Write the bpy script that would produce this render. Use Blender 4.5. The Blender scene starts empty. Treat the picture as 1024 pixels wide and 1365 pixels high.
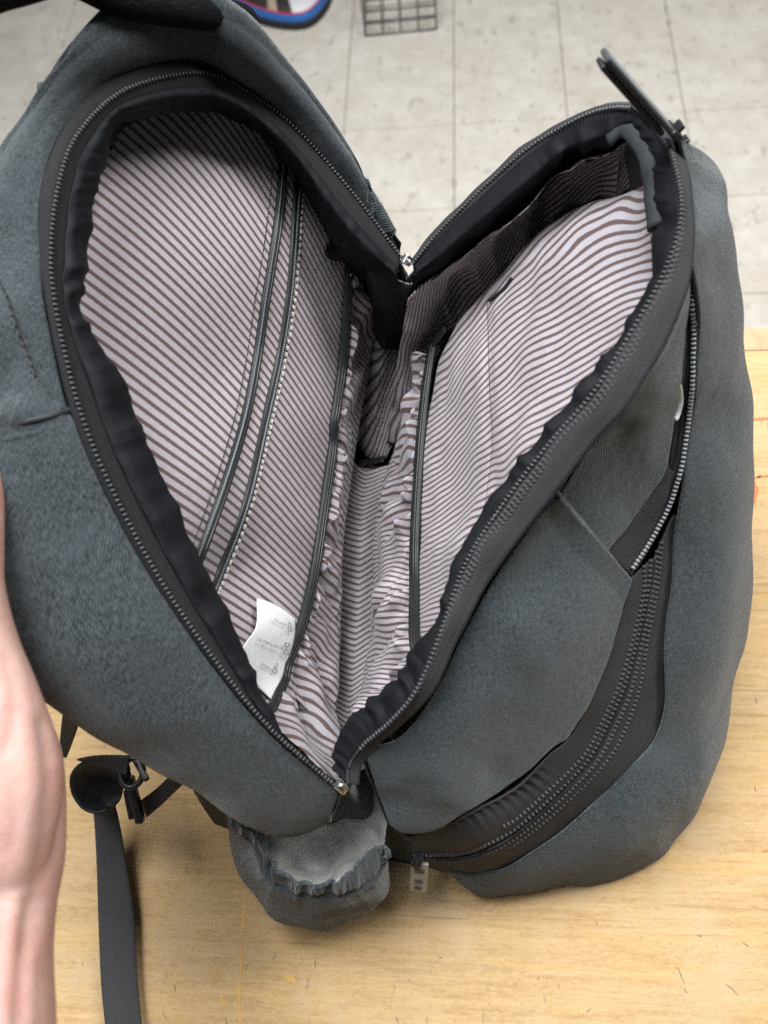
import bpy, bmesh, math, random
import numpy as np
from mathutils import Vector, Matrix, noise

random.seed(7); rng = np.random.default_rng(7)
SC = bpy.context.scene
COL = SC.collection

# ------------------------------------------------------------------ camera
# metres; table top is z = 0, floor z = -0.88; X/Y follow the floor tiles and the table edge
f_px = 1025.0
CAM = np.array([0.0, 0.0, 0.62])
_p, _r, _h = math.radians(65.365), math.radians(-12.942), math.radians(-13.737)
_R = np.array([1.0, 0, 0]); _U = np.array([0, math.sin(_p), math.cos(_p)]); _F = np.array([0, math.cos(_p), -math.sin(_p)])
_R2 = math.cos(_r)*_R + math.sin(_r)*_U; _U2 = -math.sin(_r)*_R + math.cos(_r)*_U
_M = np.array([[math.cos(_h), math.sin(_h), 0], [-math.sin(_h), math.cos(_h), 0], [0, 0, 1]])
CR, CU, CF = _M@_R2, _M@_U2, _M@_F
cd = bpy.data.cameras.new('camera'); cam = bpy.data.objects.new('camera', cd); COL.objects.link(cam)
cd.sensor_fit = 'VERTICAL'; cd.sensor_height = 36.0; cd.sensor_width = 27.0
cd.lens = 36.0*f_px/1365.0; cd.clip_start = 0.01; cd.clip_end = 100
cam.matrix_world = Matrix([[CR[0], CU[0], -CF[0], CAM[0]], [CR[1], CU[1], -CF[1], CAM[1]], [CR[2], CU[2], -CF[2], CAM[2]], [0, 0, 0, 1]])
cd.dof.use_dof = True; cd.dof.focus_distance = 0.50; cd.dof.aperture_fstop = 7.0
SC.camera = cam
SC.render.engine = 'CYCLES'

# ------------------------------------------------------------------ light
W = bpy.data.worlds.new('World'); SC.world = W; W.use_nodes = True
W.node_tree.nodes['Background'].inputs[0].default_value = (0.92, 0.96, 1.0, 1)
W.node_tree.nodes['Background'].inputs[1].default_value = 0.075
def area(name, loc, size, energy, color, target):
    d = bpy.data.lights.new(name, 'AREA'); d.shape = 'RECTANGLE'; d.size, d.size_y = size; d.energy = energy; d.color = color
    o = bpy.data.objects.new(name, d); COL.objects.link(o); o.location = loc
    o.rotation_euler = (Vector(target)-Vector(loc)).to_track_quat('-Z', 'Y').to_euler()
    return o
area('ceiling_lamp', (-0.46, 0.66, 1.75), (0.6, 1.2), 57, (0.97, 0.985, 1.0), (-0.40, 0.60, 0))
area('ceiling_lamp', (1.15, 0.9, 1.75), (0.6, 1.2), 56, (1.0, 0.98, 0.94), (1.2, 0.9, 0))
area('ceiling_lamp', (-1.1, -0.1, 1.75), (0.6, 1.2), 5, (1.0, 0.97, 0.92), (-1.1, -0.1, 0))
SC.view_settings.view_transform = 'Standard'; SC.view_settings.look = 'None'
SC.cycles.use_denoising = False
SC.view_settings.exposure = 0.12; SC.view_settings.gamma = 1.0

# ------------------------------------------------------------------ geometry helpers
def ray(u, v):
    u = np.asarray(u, float)[..., None]; v = np.asarray(v, float)[..., None]
    return CF + (u-512)/f_px*CR - (v-682.5)/f_px*CU
def P(u, v, z):
    d = ray(u, v); z = np.asarray(z, float)
    return CAM + d*((z-CAM[2])/d[..., 2])[..., None]
def pts(L): L = np.array(L, float); return P(L[:, 0], L[:, 1], L[:, 2])
def plane(a, b, c):
    n = np.cross(b-a, c-a); return a, n/np.linalg.norm(n)
def onp(L, pl, off=0.0):
    L = np.array(L, float); a, n = pl; d = ray(L[..., 0], L[..., 1]); off = np.asarray(off, float)
    k = (np.dot(a-CAM, n)+off)/(d@n); return CAM + d*k[..., None]
def cr(p, n, t=None):
    """Catmull-Rom through the rows of p, n samples uniform in index."""
    p = np.asarray(p, float); k = len(p)
    if k == 2: 
        t = np.linspace(0, 1, n)[:, None] if p.ndim == 2 else np.linspace(0, 1, n)[:, None, None]
        return p[0]*(1-t)+p[1]*t
    q = np.concatenate([[2*p[0]-p[1]], p, [2*p[-1]-p[-2]]])
    t = np.linspace(0, k-1, n) if t is None else t
    i = np.minimum(t.astype(int), k-2); x = (t-i).reshape((-1,)+(1,)*(p.ndim-1))
    a, b, c, d = q[i], q[i+1], q[i+2], q[i+3]
    return 0.5*((2*b)+(c-a)*x+(2*a-5*b+4*c-d)*x**2+(3*b-a-3*c+d)*x**3)
def arc(p, n):
    """resample a curve evenly by length"""
    q = cr(p, 400); s = np.concatenate([[0], np.cumsum(np.linalg.norm(np.diff(q, axis=0), axis=1))])
    t = np.linspace(0, s[-1], n); return np.stack([np.interp(t, s, q[:, j]) for j in range(q.shape[1])], 1)
def length(p): return float(np.sum(np.linalg.norm(np.diff(p, axis=0), axis=1)))
def tps(L):
    L = np.array(L, float); X = L[:, :2]/300.0; n = len(X)
    r = np.linalg.norm(X[:, None]-X[None], axis=2); K = np.where(r > 0, r**2*np.log(r+1e-12), 0)+np.eye(n)*0.004
    Pm = np.c_[np.ones(n), X]; A = np.zeros((n+3, n+3)); A[:n, :n] = K; A[:n, n:] = Pm; A[n:, :n] = Pm.T
    w = np.linalg.solve(A, np.r_[L[:, 2], 0, 0, 0])
    def fn(u, v):
        u = np.asarray(u, float); v = np.asarray(v, float)
        Y = np.stack([u, v], -1)/300.0; r = np.linalg.norm(Y[..., None, :]-X, axis=-1)
        return (np.where(r > 0, r**2*np.log(r+1e-12), 0))@w[:n] + w[n]+Y@w[n+1:]
    return fn
def nz(p, sc, seed=0): return noise.noise(Vector((p[0]*sc+seed, p[1]*sc-seed*1.7, p[2]*sc+seed*.3)))
def noisegrid(G, sc, seed=0):
    sh = G.shape[:-1]; return np.array([nz(q, sc, seed) for q in G.reshape(-1, 3)]).reshape(sh)
def normals(G):
    du = np.gradient(G, axis=1); dv = np.gradient(G, axis=0); n = np.cross(du, dv)
    n /= np.linalg.norm(n, axis=-1, keepdims=True)+1e-12
    c = CAM-G; s = np.sign(np.sum(n*c, -1, keepdims=True).mean()); return n*s

def link(name, me, mat, parent=None):
    o = bpy.data.objects.new(name, me); COL.objects.link(o)
    if mat: me.materials.append(mat)
    if parent: o.parent = parent
    return o
def meshobj(name, V, Fc, mat, parent=None, uv=None, smooth=True, kind=None):
    me = bpy.data.meshes.new(name); me.from_pydata([tuple(map(float, v)) for v in V], [], [tuple(map(int, q)) for q in Fc]); me.update()
    if smooth: me.polygons.foreach_set('use_smooth', [True]*len(me.polygons))
    if uv is not None:
        ul = me.uv_layers.new(name='UVMap'); idx = np.zeros(len(me.loops), int); me.loops.foreach_get('vertex_index', idx)
        ul.data.foreach_set('uv', np.asarray(uv, float)[idx].ravel())
    o = link(name, me, mat, parent)
    if kind: o['kind'] = kind
    return o
def arcuv(G):
    m = G.shape[0]//2; k = G.shape[1]//2
    a = np.r_[0, np.cumsum(np.linalg.norm(np.diff(G[m], axis=0), axis=1))]; b = np.r_[0, np.cumsum(np.linalg.norm(np.diff(G[:, k], axis=0), axis=1))]
    return np.stack(np.meshgrid(a, b), -1)
def grid(name, G, mat, parent, uv=None, solid=0.0, offset=-1.0, kind=None, subsurf=0):
    nv, nu = G.shape[:2]; uv = arcuv(G) if uv is None else uv
    i = np.arange(nv*nu).reshape(nv, nu)
    F = np.stack([i[:-1, :-1], i[:-1, 1:], i[1:, 1:], i[1:, :-1]], -1).reshape(-1, 4)
    # wind towards the camera
    n = np.cross(np.gradient(G, axis=1), np.gradient(G, axis=0)); 
    if np.sum(n*(CAM-G)) < 0: F = F[:, ::-1]
    o = meshobj(name, G.reshape(-1, 3), F, mat, parent, uv.reshape(-1, 2), kind=kind)
    if solid:
        m = o.modifiers.new('solid', 'SOLIDIFY'); m.thickness = solid; m.offset = offset
    return o
def loft(rows, nu, nv):
    """rows: equal-length control lists (stations) -> dense grid"""
    R = np.array([cr(r, nu) for r in rows]); return cr(R, nv)
def loft_arc(rows, nu, nv):
    R = np.array([arc(r, nu) for r in rows]); return cr(R, nv)
def frames(C, nd):
    T = np.gradient(C, axis=0); T /= np.linalg.norm(T, axis=1, keepdims=True)+1e-12
    N = np.broadcast_to(np.asarray(nd, float), C.shape); N = N-np.sum(N*T, 1, keepdims=True)*T; N = N/(np.linalg.norm(N, axis=1, keepdims=True)+1e-12)
    return T, np.cross(N, T), N
def sweep(name, C, nd, prof, mat, parent, kind=None, smooth=True, cap=True):
    """sweep a closed profile [(side, normal)...] along curve C"""
    C = np.asarray(C); T, S, N = frames(C, nd); k = len(prof); n = len(C)
    V = []; uv = []; s = np.r_[0, np.cumsum(np.linalg.norm(np.diff(C, axis=0), axis=1))]
    for a, b in prof: V.append(C+S*a+N*b)
    V = np.stack(V, 1).reshape(-1, 3)
    uv = np.stack([np.repeat(s, k), np.tile([q[0] for q in prof], n)], 1)
    F = [(i*k+j, i*k+(j+1) % k, (i+1)*k+(j+1) % k, (i+1)*k+j) for i in range(n-1) for j in range(k)]
    if cap: F += [tuple(range(k))[::-1], tuple((n-1)*k+j for j in range(k))]
    return meshobj(name, V, F, mat, parent, uv, smooth=smooth, kind=kind)
def flatprof(w, h): 
    a, b, c = w/2, h/2, min(w, h)*.3
    return [(-a, -b+c), (-a+c, -b), (a-c, -b), (a, -b+c), (a, b-c), (a-c, b), (-a+c, b), (-a, b-c)]
def roundprof(r, k=8): return [(r*math.cos(2*math.pi*i/k), r*math.sin(2*math.pi*i/k)) for i in range(k)]
TOOTH = np.array([[-.5, -.5, 0], [.5, -.5, 0], [.5, .5, 0], [-.5, .5, 0], [-.5, -.5, .55], [.5, -.5, .55], [.5, .5, .55], [-.5, .5, .55], [-.3, -.3, 1], [.3, -.3, 1], [.3, .3, 1], [-.3, .3, 1]])
TFACE = [(0, 1, 5, 4), (1, 2, 6, 5), (2, 3, 7, 6), (3, 0, 4, 7), (4, 5, 9, 8), (5, 6, 10, 9), (6, 7, 11, 10), (7, 4, 8, 11), (8, 9, 10, 11)]
def beads(name, C, nd, pitch, l, w, h, mat, parent, side=0.0, lift=0.0, jitter=0.0, dens=1):
    """one small bevelled block every `pitch` metres: l along the curve, w across, h high"""
    n = max(4, int(length(C)/pitch)); Q = arc(C, n); 
    if np.ndim(nd) == 2: nd = np.stack([np.interp(np.linspace(0, 1, n), np.linspace(0, 1, len(nd)), nd[:, j]) for j in range(3)], 1)
    T, S, N = frames(Q, nd); V = []; F = []
    for i in range(n):
        k = 1+jitter*(random.random()-.5); sd = side+jitter*w*(random.random()-.5)
        base = Q[i]+S[i]*sd+N[i]*lift
        V.append(base+TOOTH[:, :1]*l*k*T[i]+TOOTH[:, 1:2]*w*S[i]+TOOTH[:, 2:]*h*N[i]); F += [tuple(12*i+j for j in q) for q in TFACE]
    return meshobj(name, np.concatenate(V), F, mat, parent, kind='stuff')
def box(name, size, M, mat, parent, bevel=0.0008, taper=None):
    bm = bmesh.new(); bmesh.ops.create_cube(bm, size=1); bmesh.ops.scale(bm, vec=size, verts=bm.verts)
    if taper:
        for v in bm.verts:
            if v.co.x > 0: v.co.y *= taper; v.co.z *= taper
    if bevel: bmesh.ops.bevel(bm, geom=bm.edges[:], offset=bevel, segments=2, affect='EDGES', profile=.6)
    bm.transform(M); me = bpy.data.meshes.new(name); bm.to_mesh(me); bm.free()
    return link(name, me, mat, parent)
def basis(o, x, n):
    """matrix with X along x, Z near n, at o"""
    x = np.asarray(x, float); x = x/np.linalg.norm(x); n = np.asarray(n, float); n = n-np.dot(n, x)*x; n /= np.linalg.norm(n); y = np.cross(n, x)
    return Matrix([[x[0], y[0], n[0], o[0]], [x[1], y[1], n[1], o[1]], [x[2], y[2], n[2], o[2]], [0, 0, 0, 1]])
def thing(name, label, cat, loc=(0, 0, 0), group=None):
    o = bpy.data.objects.new(name, None); COL.objects.link(o); o.location = loc; o['label'] = label; o['category'] = cat; o.empty_display_size = .05
    if group: o['group'] = group
    return o
def tag(o, label, cat): o['label'] = label; o['category'] = cat; return o

# ------------------------------------------------------------------ materials
class NT:
    def __init__(s, name):
        s.m = bpy.data.materials.new(name); s.m.use_nodes = True; s.t = s.m.node_tree; s.b = s.t.nodes['Principled BSDF']
    def n(s, typ, **kw):
        x = s.t.nodes.new(typ)
        for k, v in kw.items():
            if k.startswith('i_'): x.inputs[k[2:].replace('_', ' ')].default_value = v
            else: setattr(x, k, v)
        return x
    def l(s, a, b): s.t.links.new(a, b)
    def math(s, op, a, b=None, c=None):
        x = s.n('ShaderNodeMath', operation=op)
        for i, q in enumerate((a, b, c)):
            if q is None: continue
            if isinstance(q, (int, float)): x.inputs[i].default_value = q
            else: s.l(q, x.inputs[i])
        return x.outputs[0]
    def noise(s, vec, scale, detail=3, rough=.55):
        x = s.n('ShaderNodeTexNoise'); x.inputs['Scale'].default_value = scale; x.inputs['Detail'].default_value = detail; x.inputs['Roughness'].default_value = rough
        if vec is not None: s.l(vec, x.inputs['Vector'])
        return x.outputs['Fac']
    def ramp(s, fac, a, b, lo=(0, 0, 0, 1), hi=(1, 1, 1, 1)):
        x = s.n('ShaderNodeMapRange', interpolation_type='SMOOTHSTEP'); s.l(fac, x.inputs[0]); x.inputs[1].default_value = a; x.inputs[2].default_value = b
        return x.outputs[0]
    def mix(s, fac, a, b):
        x = s.n('ShaderNodeMix', data_type='RGBA')
        if isinstance(fac, (int, float)): x.inputs[0].default_value = fac
        else: s.l(fac, x.inputs[0])
        for i, q in ((6, a), (7, b)):
            if isinstance(q, tuple): x.inputs[i].default_value = q if len(q) == 4 else q+(1,)
            else: s.l(q, x.inputs[i])
        return x.outputs[2]
    def bump(s, h, strength, dist, prev=None):
        x = s.n('ShaderNodeBump'); x.inputs['Strength'].default_value = strength; x.inputs['Distance'].default_value = dist; s.l(h, x.inputs['Height'])
        if prev is not None: s.l(prev, x.inputs['Normal'])
        return x.outputs[0]
    def scale(s, vec, v):
        x = s.n('ShaderNodeVectorMath', operation='MULTIPLY'); s.l(vec, x.inputs[0]); x.inputs[1].default_value = v; return x.outputs[0]
    def set(s, col=None, rough=None, normal=None, spec=None, sheen=None, metal=None):
        for key, q in (('Base Color', col), ('Roughness', rough), ('Normal', normal), ('Specular IOR Level', spec), ('Sheen Weight', sheen), ('Metallic', metal)):
            if q is None: continue
            if isinstance(q, (int, float)): s.b.inputs[key].default_value = q
            elif isinstance(q, tuple): s.b.inputs[key].default_value = q if len(q) == 4 else q+(1,)
            else: s.l(q, s.b.inputs[key])
        return s.m
def coords(t): x = t.n('ShaderNodeTexCoord'); return x.outputs['Object'], x.outputs['UV']

def m_heather():
    t = NT('heather_canvas'); ob, uv = coords(t)
    sx = t.n('ShaderNodeSeparateXYZ'); t.l(uv, sx.inputs[0])
    fib = t.noise(t.scale(uv, (280, 2200, 1)), 1.0, 3, .65)          # mottled yarn, drawn out along one thread
    fib2 = t.noise(t.scale(uv, (2200, 320, 1)), 1.0, 3, .65)
    stk = t.noise(t.scale(uv, (420, 60, 1)), 1.0, 4, .7); big = t.noise(ob, 30, 5, .68); mid = t.noise(ob, 170, 4, .7)
    h = t.math('ADD', t.math('MULTIPLY', fib, .5), t.math('MULTIPLY', fib2, .5))
    c = t.mix(t.ramp(h, .40, .60), (.0040, .0058, .0070), (.064, .0815, .0920))
    c = t.mix(t.math('MULTIPLY', t.ramp(stk, .48, .70), .28), c, (.056, .073, .083))
    c = t.mix(t.math('MULTIPLY', t.ramp(mid, .50, .78), .25), c, (.008, .0125, .0155))
    c = t.mix(t.math('MULTIPLY', t.ramp(big, .45, .66), .40), c, (.046, .061, .069))
    tw = t.math('SINE', t.math('MULTIPLY', t.math('ADD', sx.outputs[0], t.math('MULTIPLY', sx.outputs[1], 1.3)), 3500))
    c = t.mix(t.math('MULTIPLY', t.ramp(tw, -.5, 1.0), .38), c, (.007, .0105, .013))
    b = t.bump(t.math('ADD', t.math('MULTIPLY', tw, .7), h), .45, .0004)
    b = t.bump(t.noise(ob, 48, 4), .42, .005, b)
    return t.set(c, .85, b, .25, .25)
def m_plain(name, col, rough=.7, spec=.3, bscale=900, bstr=.2, bdist=.0003, var=.25, wr=0.0, sheen=0.0):
    t = NT(name); ob, uv = coords(t); n = t.noise(ob, bscale, 3); g = t.noise(ob, 60, 3)
    c = t.mix(t.math('MULTIPLY', t.ramp(g, .3, .7), var), col, tuple(min(1, q*1.9+.004) for q in col))
    b = t.bump(n, bstr, bdist)
    if wr: b = t.bump(t.noise(ob, 90, 2), wr, .004, b)
    return t.set(c, rough, b, spec, sheen)
def m_tape(name, lo, hi):
    t = NT(name); ob, uv = coords(t); sx = t.n('ShaderNodeSeparateXYZ'); t.l(uv, sx.inputs[0])
    a = t.math('ABSOLUTE', t.math('SUBTRACT', t.math('FRACT', t.math('MULTIPLY', sx.outputs[1], 220)), .5))   # chevron arms across the tape
    w = t.math('SINE', t.math('ADD', t.math('MULTIPLY', sx.outputs[0], 4600), t.math('MULTIPLY', a, 16)))
    c = t.mix(t.ramp(w, -.6, .8), lo, hi); n = t.noise(ob, 700, 2)
    b = t.bump(t.math('ADD', w, n), .5, .0004)
    return t.set(c, .75, b, .16, .02)
def m_stripe(name, freq=1.0):
    t = NT(name); ob, uv = coords(t); sx = t.n('ShaderNodeSeparateXYZ'); t.l(uv, sx.inputs[0])
    wob = t.math('MULTIPLY', t.math('SUBTRACT', t.noise(ob, 420, 2), .5), .10)
    ph = t.math('FRACT', t.math('ADD', t.math('MULTIPLY', sx.outputs[0], freq), wob))
    d = t.math('ABSOLUTE', t.math('SUBTRACT', ph, .5))
    s = t.ramp(d, .150, .250)
    weave = t.noise(ob, 1500, 2)
    white = t.mix(t.math('MULTIPLY', weave, .5), (.390, .366, .398), (.325, .305, .334))
    dark = t.mix(weave, (.075, .047, .045), (.135, .09, .086))
    c = t.mix(s, dark, white)
    b = t.bump(weave, .25, .0003); b = t.bump(t.noise(ob, 120, 3), .22, .003, b)
    return t.set(c, .62, b, .3, .15)
def m_simple(name, col, rough, spec=.5, metal=0.0):
    t = NT(name); ob, uv = coords(t); n = t.noise(ob, 400, 2); c = t.mix(n, tuple(q*.8 for q in col), tuple(min(1, q*1.15) for q in col))
    return t.set(c, rough, t.bump(n, .1, .0002), spec, None, metal)
def m_wood():
    t = NT('worn_maple'); ob, uv = coords(t); oi = t.n('ShaderNodeObjectInfo')
    sh = t.n('ShaderNodeVectorMath', operation='ADD'); t.l(ob, sh.inputs[0])
    cm = t.n('ShaderNodeCombineXYZ'); t.l(t.math('MULTIPLY', oi.outputs['Random'], 37.0), cm.inputs[0]); t.l(t.math('MULTIPLY', oi.outputs['Random'], 11.0), cm.inputs[1]); t.l(cm.outputs[0], sh.inputs[1])
    v = sh.outputs[0]
    grain = t.noise(t.scale(v, (16, 210, 20)), 1.0, 8, .72); fine = t.noise(t.scale(v, (160, 700, 60)), 1.0, 4, .7)
    flame = t.noise(t.scale(v, (11, 60, 20)), 1.0, 7, .7); blot = t.noise(v, 17, 6, .68); speck = t.noise(v, 520, 3, .7); mott = t.noise(t.scale(v, (190, 420, 60)), 1.0, 5, .75)
    c = t.mix(t.ramp(grain, .30, .72), (.385, .25, .115), (.55, .39, .208))
    c = t.mix(t.math('MULTIPLY', t.ramp(mott, .40, .66), .65), c, (.54, .385, .205))
    c = t.mix(t.math('MULTIPLY', t.ramp(fine, .48, .8), .55), c, (.33, .20, .085))
    c = t.mix(t.math('MULTIPLY', t.ramp(flame, .46, .70), .42), c, (.56, .37, .145))
    c = t.mix(t.math('MULTIPLY', t.ramp(blot, .46, .68), .50), c, (.50, .385, .25))
    c = t.mix(t.math('MULTIPLY', t.ramp(speck, .56, .76), .6), c, (.27, .17, .085))
    ring = t.noise(t.scale(v, (9, 260, 20)), 1.0, 5, .62); rsel = t.ramp(t.noise(t.scale(v, (4, 14, 5)), 1.0, 3), .48, .60)
    c = t.mix(t.math('MULTIPLY', t.math('MULTIPLY', t.ramp(ring, .56, .68), rsel), .6), c, (.30, .175, .085))
    nick = t.n('ShaderNodeTexVoronoi', feature='F1'); nick.inputs['Scale'].default_value = 1.0
    dv = t.n('ShaderNodeVectorMath', operation='ADD'); t.l(t.scale(v, (150, 55, 10)), dv.inputs[0])
    wv = t.n('ShaderNodeTexNoise'); wv.inputs['Scale'].default_value = 60; t.l(v, wv.inputs['Vector']); t.l(t.scale(wv.outputs['Color'], (1.6, 1.6, 1.6)), dv.inputs[1])
    t.l(dv.outputs[0], nick.inputs['Vector'])
    sel = t.ramp(t.noise(t.scale(v, (45, 30, 30)), 1.0, 2), .55, .63)
    nk = t.math('MULTIPLY', t.ramp(nick.outputs['Distance'], .22, .08), sel)
    c = t.mix(t.math('MULTIPLY', nk, .5), c, (.24, .18, .14))
    b = t.bump(t.math('SUBTRACT', fine, t.math('MULTIPLY', nk, 1.5)), .25, .0008)
    rg = t.math('ADD', .55, t.math('MULTIPLY', blot, .3))
    return t.set(c, rg, b, .12)
def m_tile():
    t = NT('vinyl_floor_tile'); ob, uv = coords(t); oi = t.n('ShaderNodeObjectInfo'); g = t.n('ShaderNodeNewGeometry'); po = g.outputs['Position']
    a = t.noise(po, 16, 4, .6); b_ = t.noise(t.scale(po, (50, 80, 1)), 1, 3, .6); d = t.noise(t.scale(po, (34, 22, 1)), 1, 3, .55)
    c = t.mix(t.ramp(a, .35, .68), (.63, .595, .53), (.715, .685, .625))
    c = t.mix(t.math('MULTIPLY', t.ramp(b_, .56, .70), .5), c, (.48, .435, .375))
    c = t.mix(t.math('MULTIPLY', t.ramp(d, .60, .67), .6), c, (.40, .38, .35))
    rust = t.noise(t.scale(po, (21, 27, 1)), 1, 2, .5)
    c = t.mix(t.math('MULTIPLY', t.ramp(rust, .70, .76), .5), c, (.52, .38, .27))
    c = t.mix(t.math('MULTIPLY', t.ramp(t.noise(po, 5, 4, .6), .42, .65), .45), c, (.56, .50, .42))
    return t.set(c, .42, t.bump(t.noise(po, 60, 3), .12, .002), .4)
def m_skin():
    t = NT('skin'); ob, uv = coords(t); a = t.noise(ob, 24, 5, .62); f = t.noise(ob, 300, 4, .65); blotch = t.noise(ob, 75, 4, .65)
    vor = t.n('ShaderNodeTexVoronoi', feature='DISTANCE_TO_EDGE'); vor.inputs['Scale'].default_value = 620; t.l(ob, vor.inputs['Vector'])
    c = t.mix(t.ramp(a, .38, .64), (.50, .315, .27), (.475, .245, .212))
    c = t.mix(t.math('MULTIPLY', t.ramp(blotch, .45, .70), .45), c, (.56, .40, .355))
    c = t.mix(t.math('MULTIPLY', t.ramp(f, .50, .75), .35), c, (.47, .26, .225))
    ten = t.noise(t.scale(ob, (75, 22, 75)), 1.0, 3)       # tendons and soft creases
    b = t.bump(vor.outputs['Distance'], .25, .0006); b = t.bump(t.noise(ob, 160, 4, .65), .25, .0012, b); b = t.bump(ten, .14, .003, b)
    t.b.inputs['Subsurface Weight'].default_value = .12; t.b.inputs['Subsurface Radius'].default_value = (.008, .003, .0015); t.b.inputs['Subsurface Scale'].default_value = 1.0
    return t.set(c, .46, b, .4)
HEATHER = m_heather()
BLACK = m_plain('black_nylon', (.0125, .014, .017), .55, .35, 1200, .15, .0003, .3, .3)
FACING = m_plain('satin_black_facing', (.0050, .0058, .0078), .66, .16, 1300, .35, .0003, .35, .15, 0.0)
VELVET = m_plain('black_padded_mesh', (.0035, .004, .005), .9, .1, 700, .9, .0015, .5, .2, 0.0)
TAPE = m_tape('zipper_tape_charcoal', (.018, .018, .0205), (.056, .056, .060))
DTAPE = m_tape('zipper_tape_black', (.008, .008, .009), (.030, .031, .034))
MTAPE = m_tape('zipper_tape_dark', (.0075, .0075, .0088), (.028, .028, .031))
TEETH = m_simple('black_nylon_teeth', (.034, .036, .040), .36, .5)
TEETHG = m_simple('worn_grey_teeth', (.22, .24, .26), .30, .7)
STRIPE = m_stripe('striped_lining')
BIND = m_plain('ribbed_binding', (.011, .0145, .016), .5, .4, 1000, .2, .0003, .3, .1)
GREYLIN = m_plain('pale_grey_pocket_lining', (.40, .41, .395), .7, .3, 900, .2, .0003, .35, .5)
WEB = m_tape('charcoal_webbing', (.032, .031, .034), (.066, .065, .070))
PLASTIC = m_simple('black_plastic', (.018, .018, .02), .35, .5)
METAL = m_simple('nickel_metal', (.62, .63, .63), .25, .5, 1.0)
THREADW = m_simple('pale_thread', (.62, .60, .58), .8, .2)
THREADB = m_simple('dark_thread', (.035, .035, .04), .8, .2)
LABELW = m_plain('white_satin_label', (.74, .77, .79), .45, .4, 1500, .1, .0002, .1, .15)
INK = m_simple('label_ink', (.09, .10, .11), .8, .2)
WOOD = m_wood(); TILE = m_tile(); SKIN = m_skin()
GROUT = m_plain('dirty_floor_seam', (.25, .21, .16), .8, .2, 300, .2, .001, .3)

# ------------------------------------------------------------------ the setting: floor of tiles, workbench
FZ = -0.88
fl = meshobj('floor', [(-3, -1.5, FZ-.004), (3, -1.5, FZ-.004), (3, 4.5, FZ-.004), (-3, 4.5, FZ-.004)], [(0, 1, 2, 3)], GROUT, smooth=False); fl['kind'] = 'structure'
bm = bmesh.new(); bmesh.ops.create_cube(bm, size=1); bmesh.ops.scale(bm, vec=(.3026, .3026, .006), verts=bm.verts)
bmesh.ops.bevel(bm, geom=[e for e in bm.edges if all(v.co.z > 0 for v in e.verts)], offset=.0009, segments=1, affect='EDGES')
tile_me = bpy.data.meshes.new('tile'); bm.to_mesh(tile_me); bm.free(); tile_me.materials.append(TILE)
for i in range(-6, 6):
    for j in range(-6, 3):
        o = bpy.data.objects.new('tile', tile_me); COL.objects.link(o); o.parent = fl
        o.location = (-.01+(i+.5)*.305, 2.134+(j+.5)*.305, FZ-.003+random.uniform(-.0004, .0004))

TY1 = .4635; TX0, TX1 = -.80, .86; SW = .094
bench = thing('workbench', 'worn maple butcher-block workbench top under the backpack', 'workbench', (0, 0, -.88))
def benchpart(name, size, loc, mat, bevel): return box(name, size, Matrix.Translation(Vector(loc)-Vector(bench.location)), mat, bench, bevel)
benchpart('table_top', (TX1-TX0, .87, .040), ((TX0+TX1)/2, TY1-.026-.435, -.020), WOOD, .001)
EDGE = m_plain('worn_edge_strip', (.36, .27, .16), .5, .35, 200, .2, .001, .35)
benchpart('edge_strip', (TX1-TX0, .0255, .041), ((TX0+TX1)/2, TY1-.0128, -.0205), EDGE, .002)
for sx in (TX0+.07, TX1-.07):
    for sy in (-.36, TY1-.07): benchpart('leg', (.06, .06, .838), (sx, sy, -.46), WOOD, .004)

PAINT = m_simple('orange_paint', (.52, .16, .06), .6, .3); STAIN = m_simple('amber_stain', (.56, .345, .105), .5, .3); SCR = m_simple('dark_scratch', (.24, .185, .135), .8, .2)
def mark(name, L, w, mat, z=.0003, n=14):
    C = arc(pts([(u, v, z) for u, v in L]), n); T, S, N = frames(C, (0, 0, 1)); ww = np.array([w*(.35+.65*math.sin(math.pi*(i+.5)/n))*(1+.5*nz(C[i], 220, 3)) for i in range(n)])[:, None]
    V = np.concatenate([C+S*ww/2, C-S*ww/2]); o = meshobj(name, V-np.array(bench.location), [(i, i+1, n+i+1, n+i) for i in range(n-1)], mat, bench, smooth=False)
mark('paint_mark', [(992, 562), (1005, 559), (1024, 558), (1040, 558)], .0028, PAINT)
mark('paint_mark', [(996, 640), (1004, 638), (1016, 634)], .0018, PAINT)
mark('paint_mark', [(1000, 640), (1002, 650), (1001, 662), (1003, 672)], .010, PAINT)
mark('paint_mark', [(1010, 636), (1030, 634), (1045, 634)], .003, PAINT)
mark('paint_mark', [(1016, 1135), (1026, 1134), (1040, 1133)], .0016, PAINT)
for k, (a, b) in enumerate([((326, 1195), (322, 1250)), ((321, 1262), (320, 1300)), ((319, 1310), (318, 1335)), ((319, 1335), (319, 1400))]): mark('stain_streak', [a, ((a[0]+b[0])/2+1, (a[1]+b[1])/2), b], .0026, STAIN)
mark('stain_spot', [(293, 1332), (299, 1338), (302, 1342)], .003, STAIN); mark('stain_spot', [(380, 1300), (388, 1305), (394, 1309)], .005, STAIN)
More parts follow.
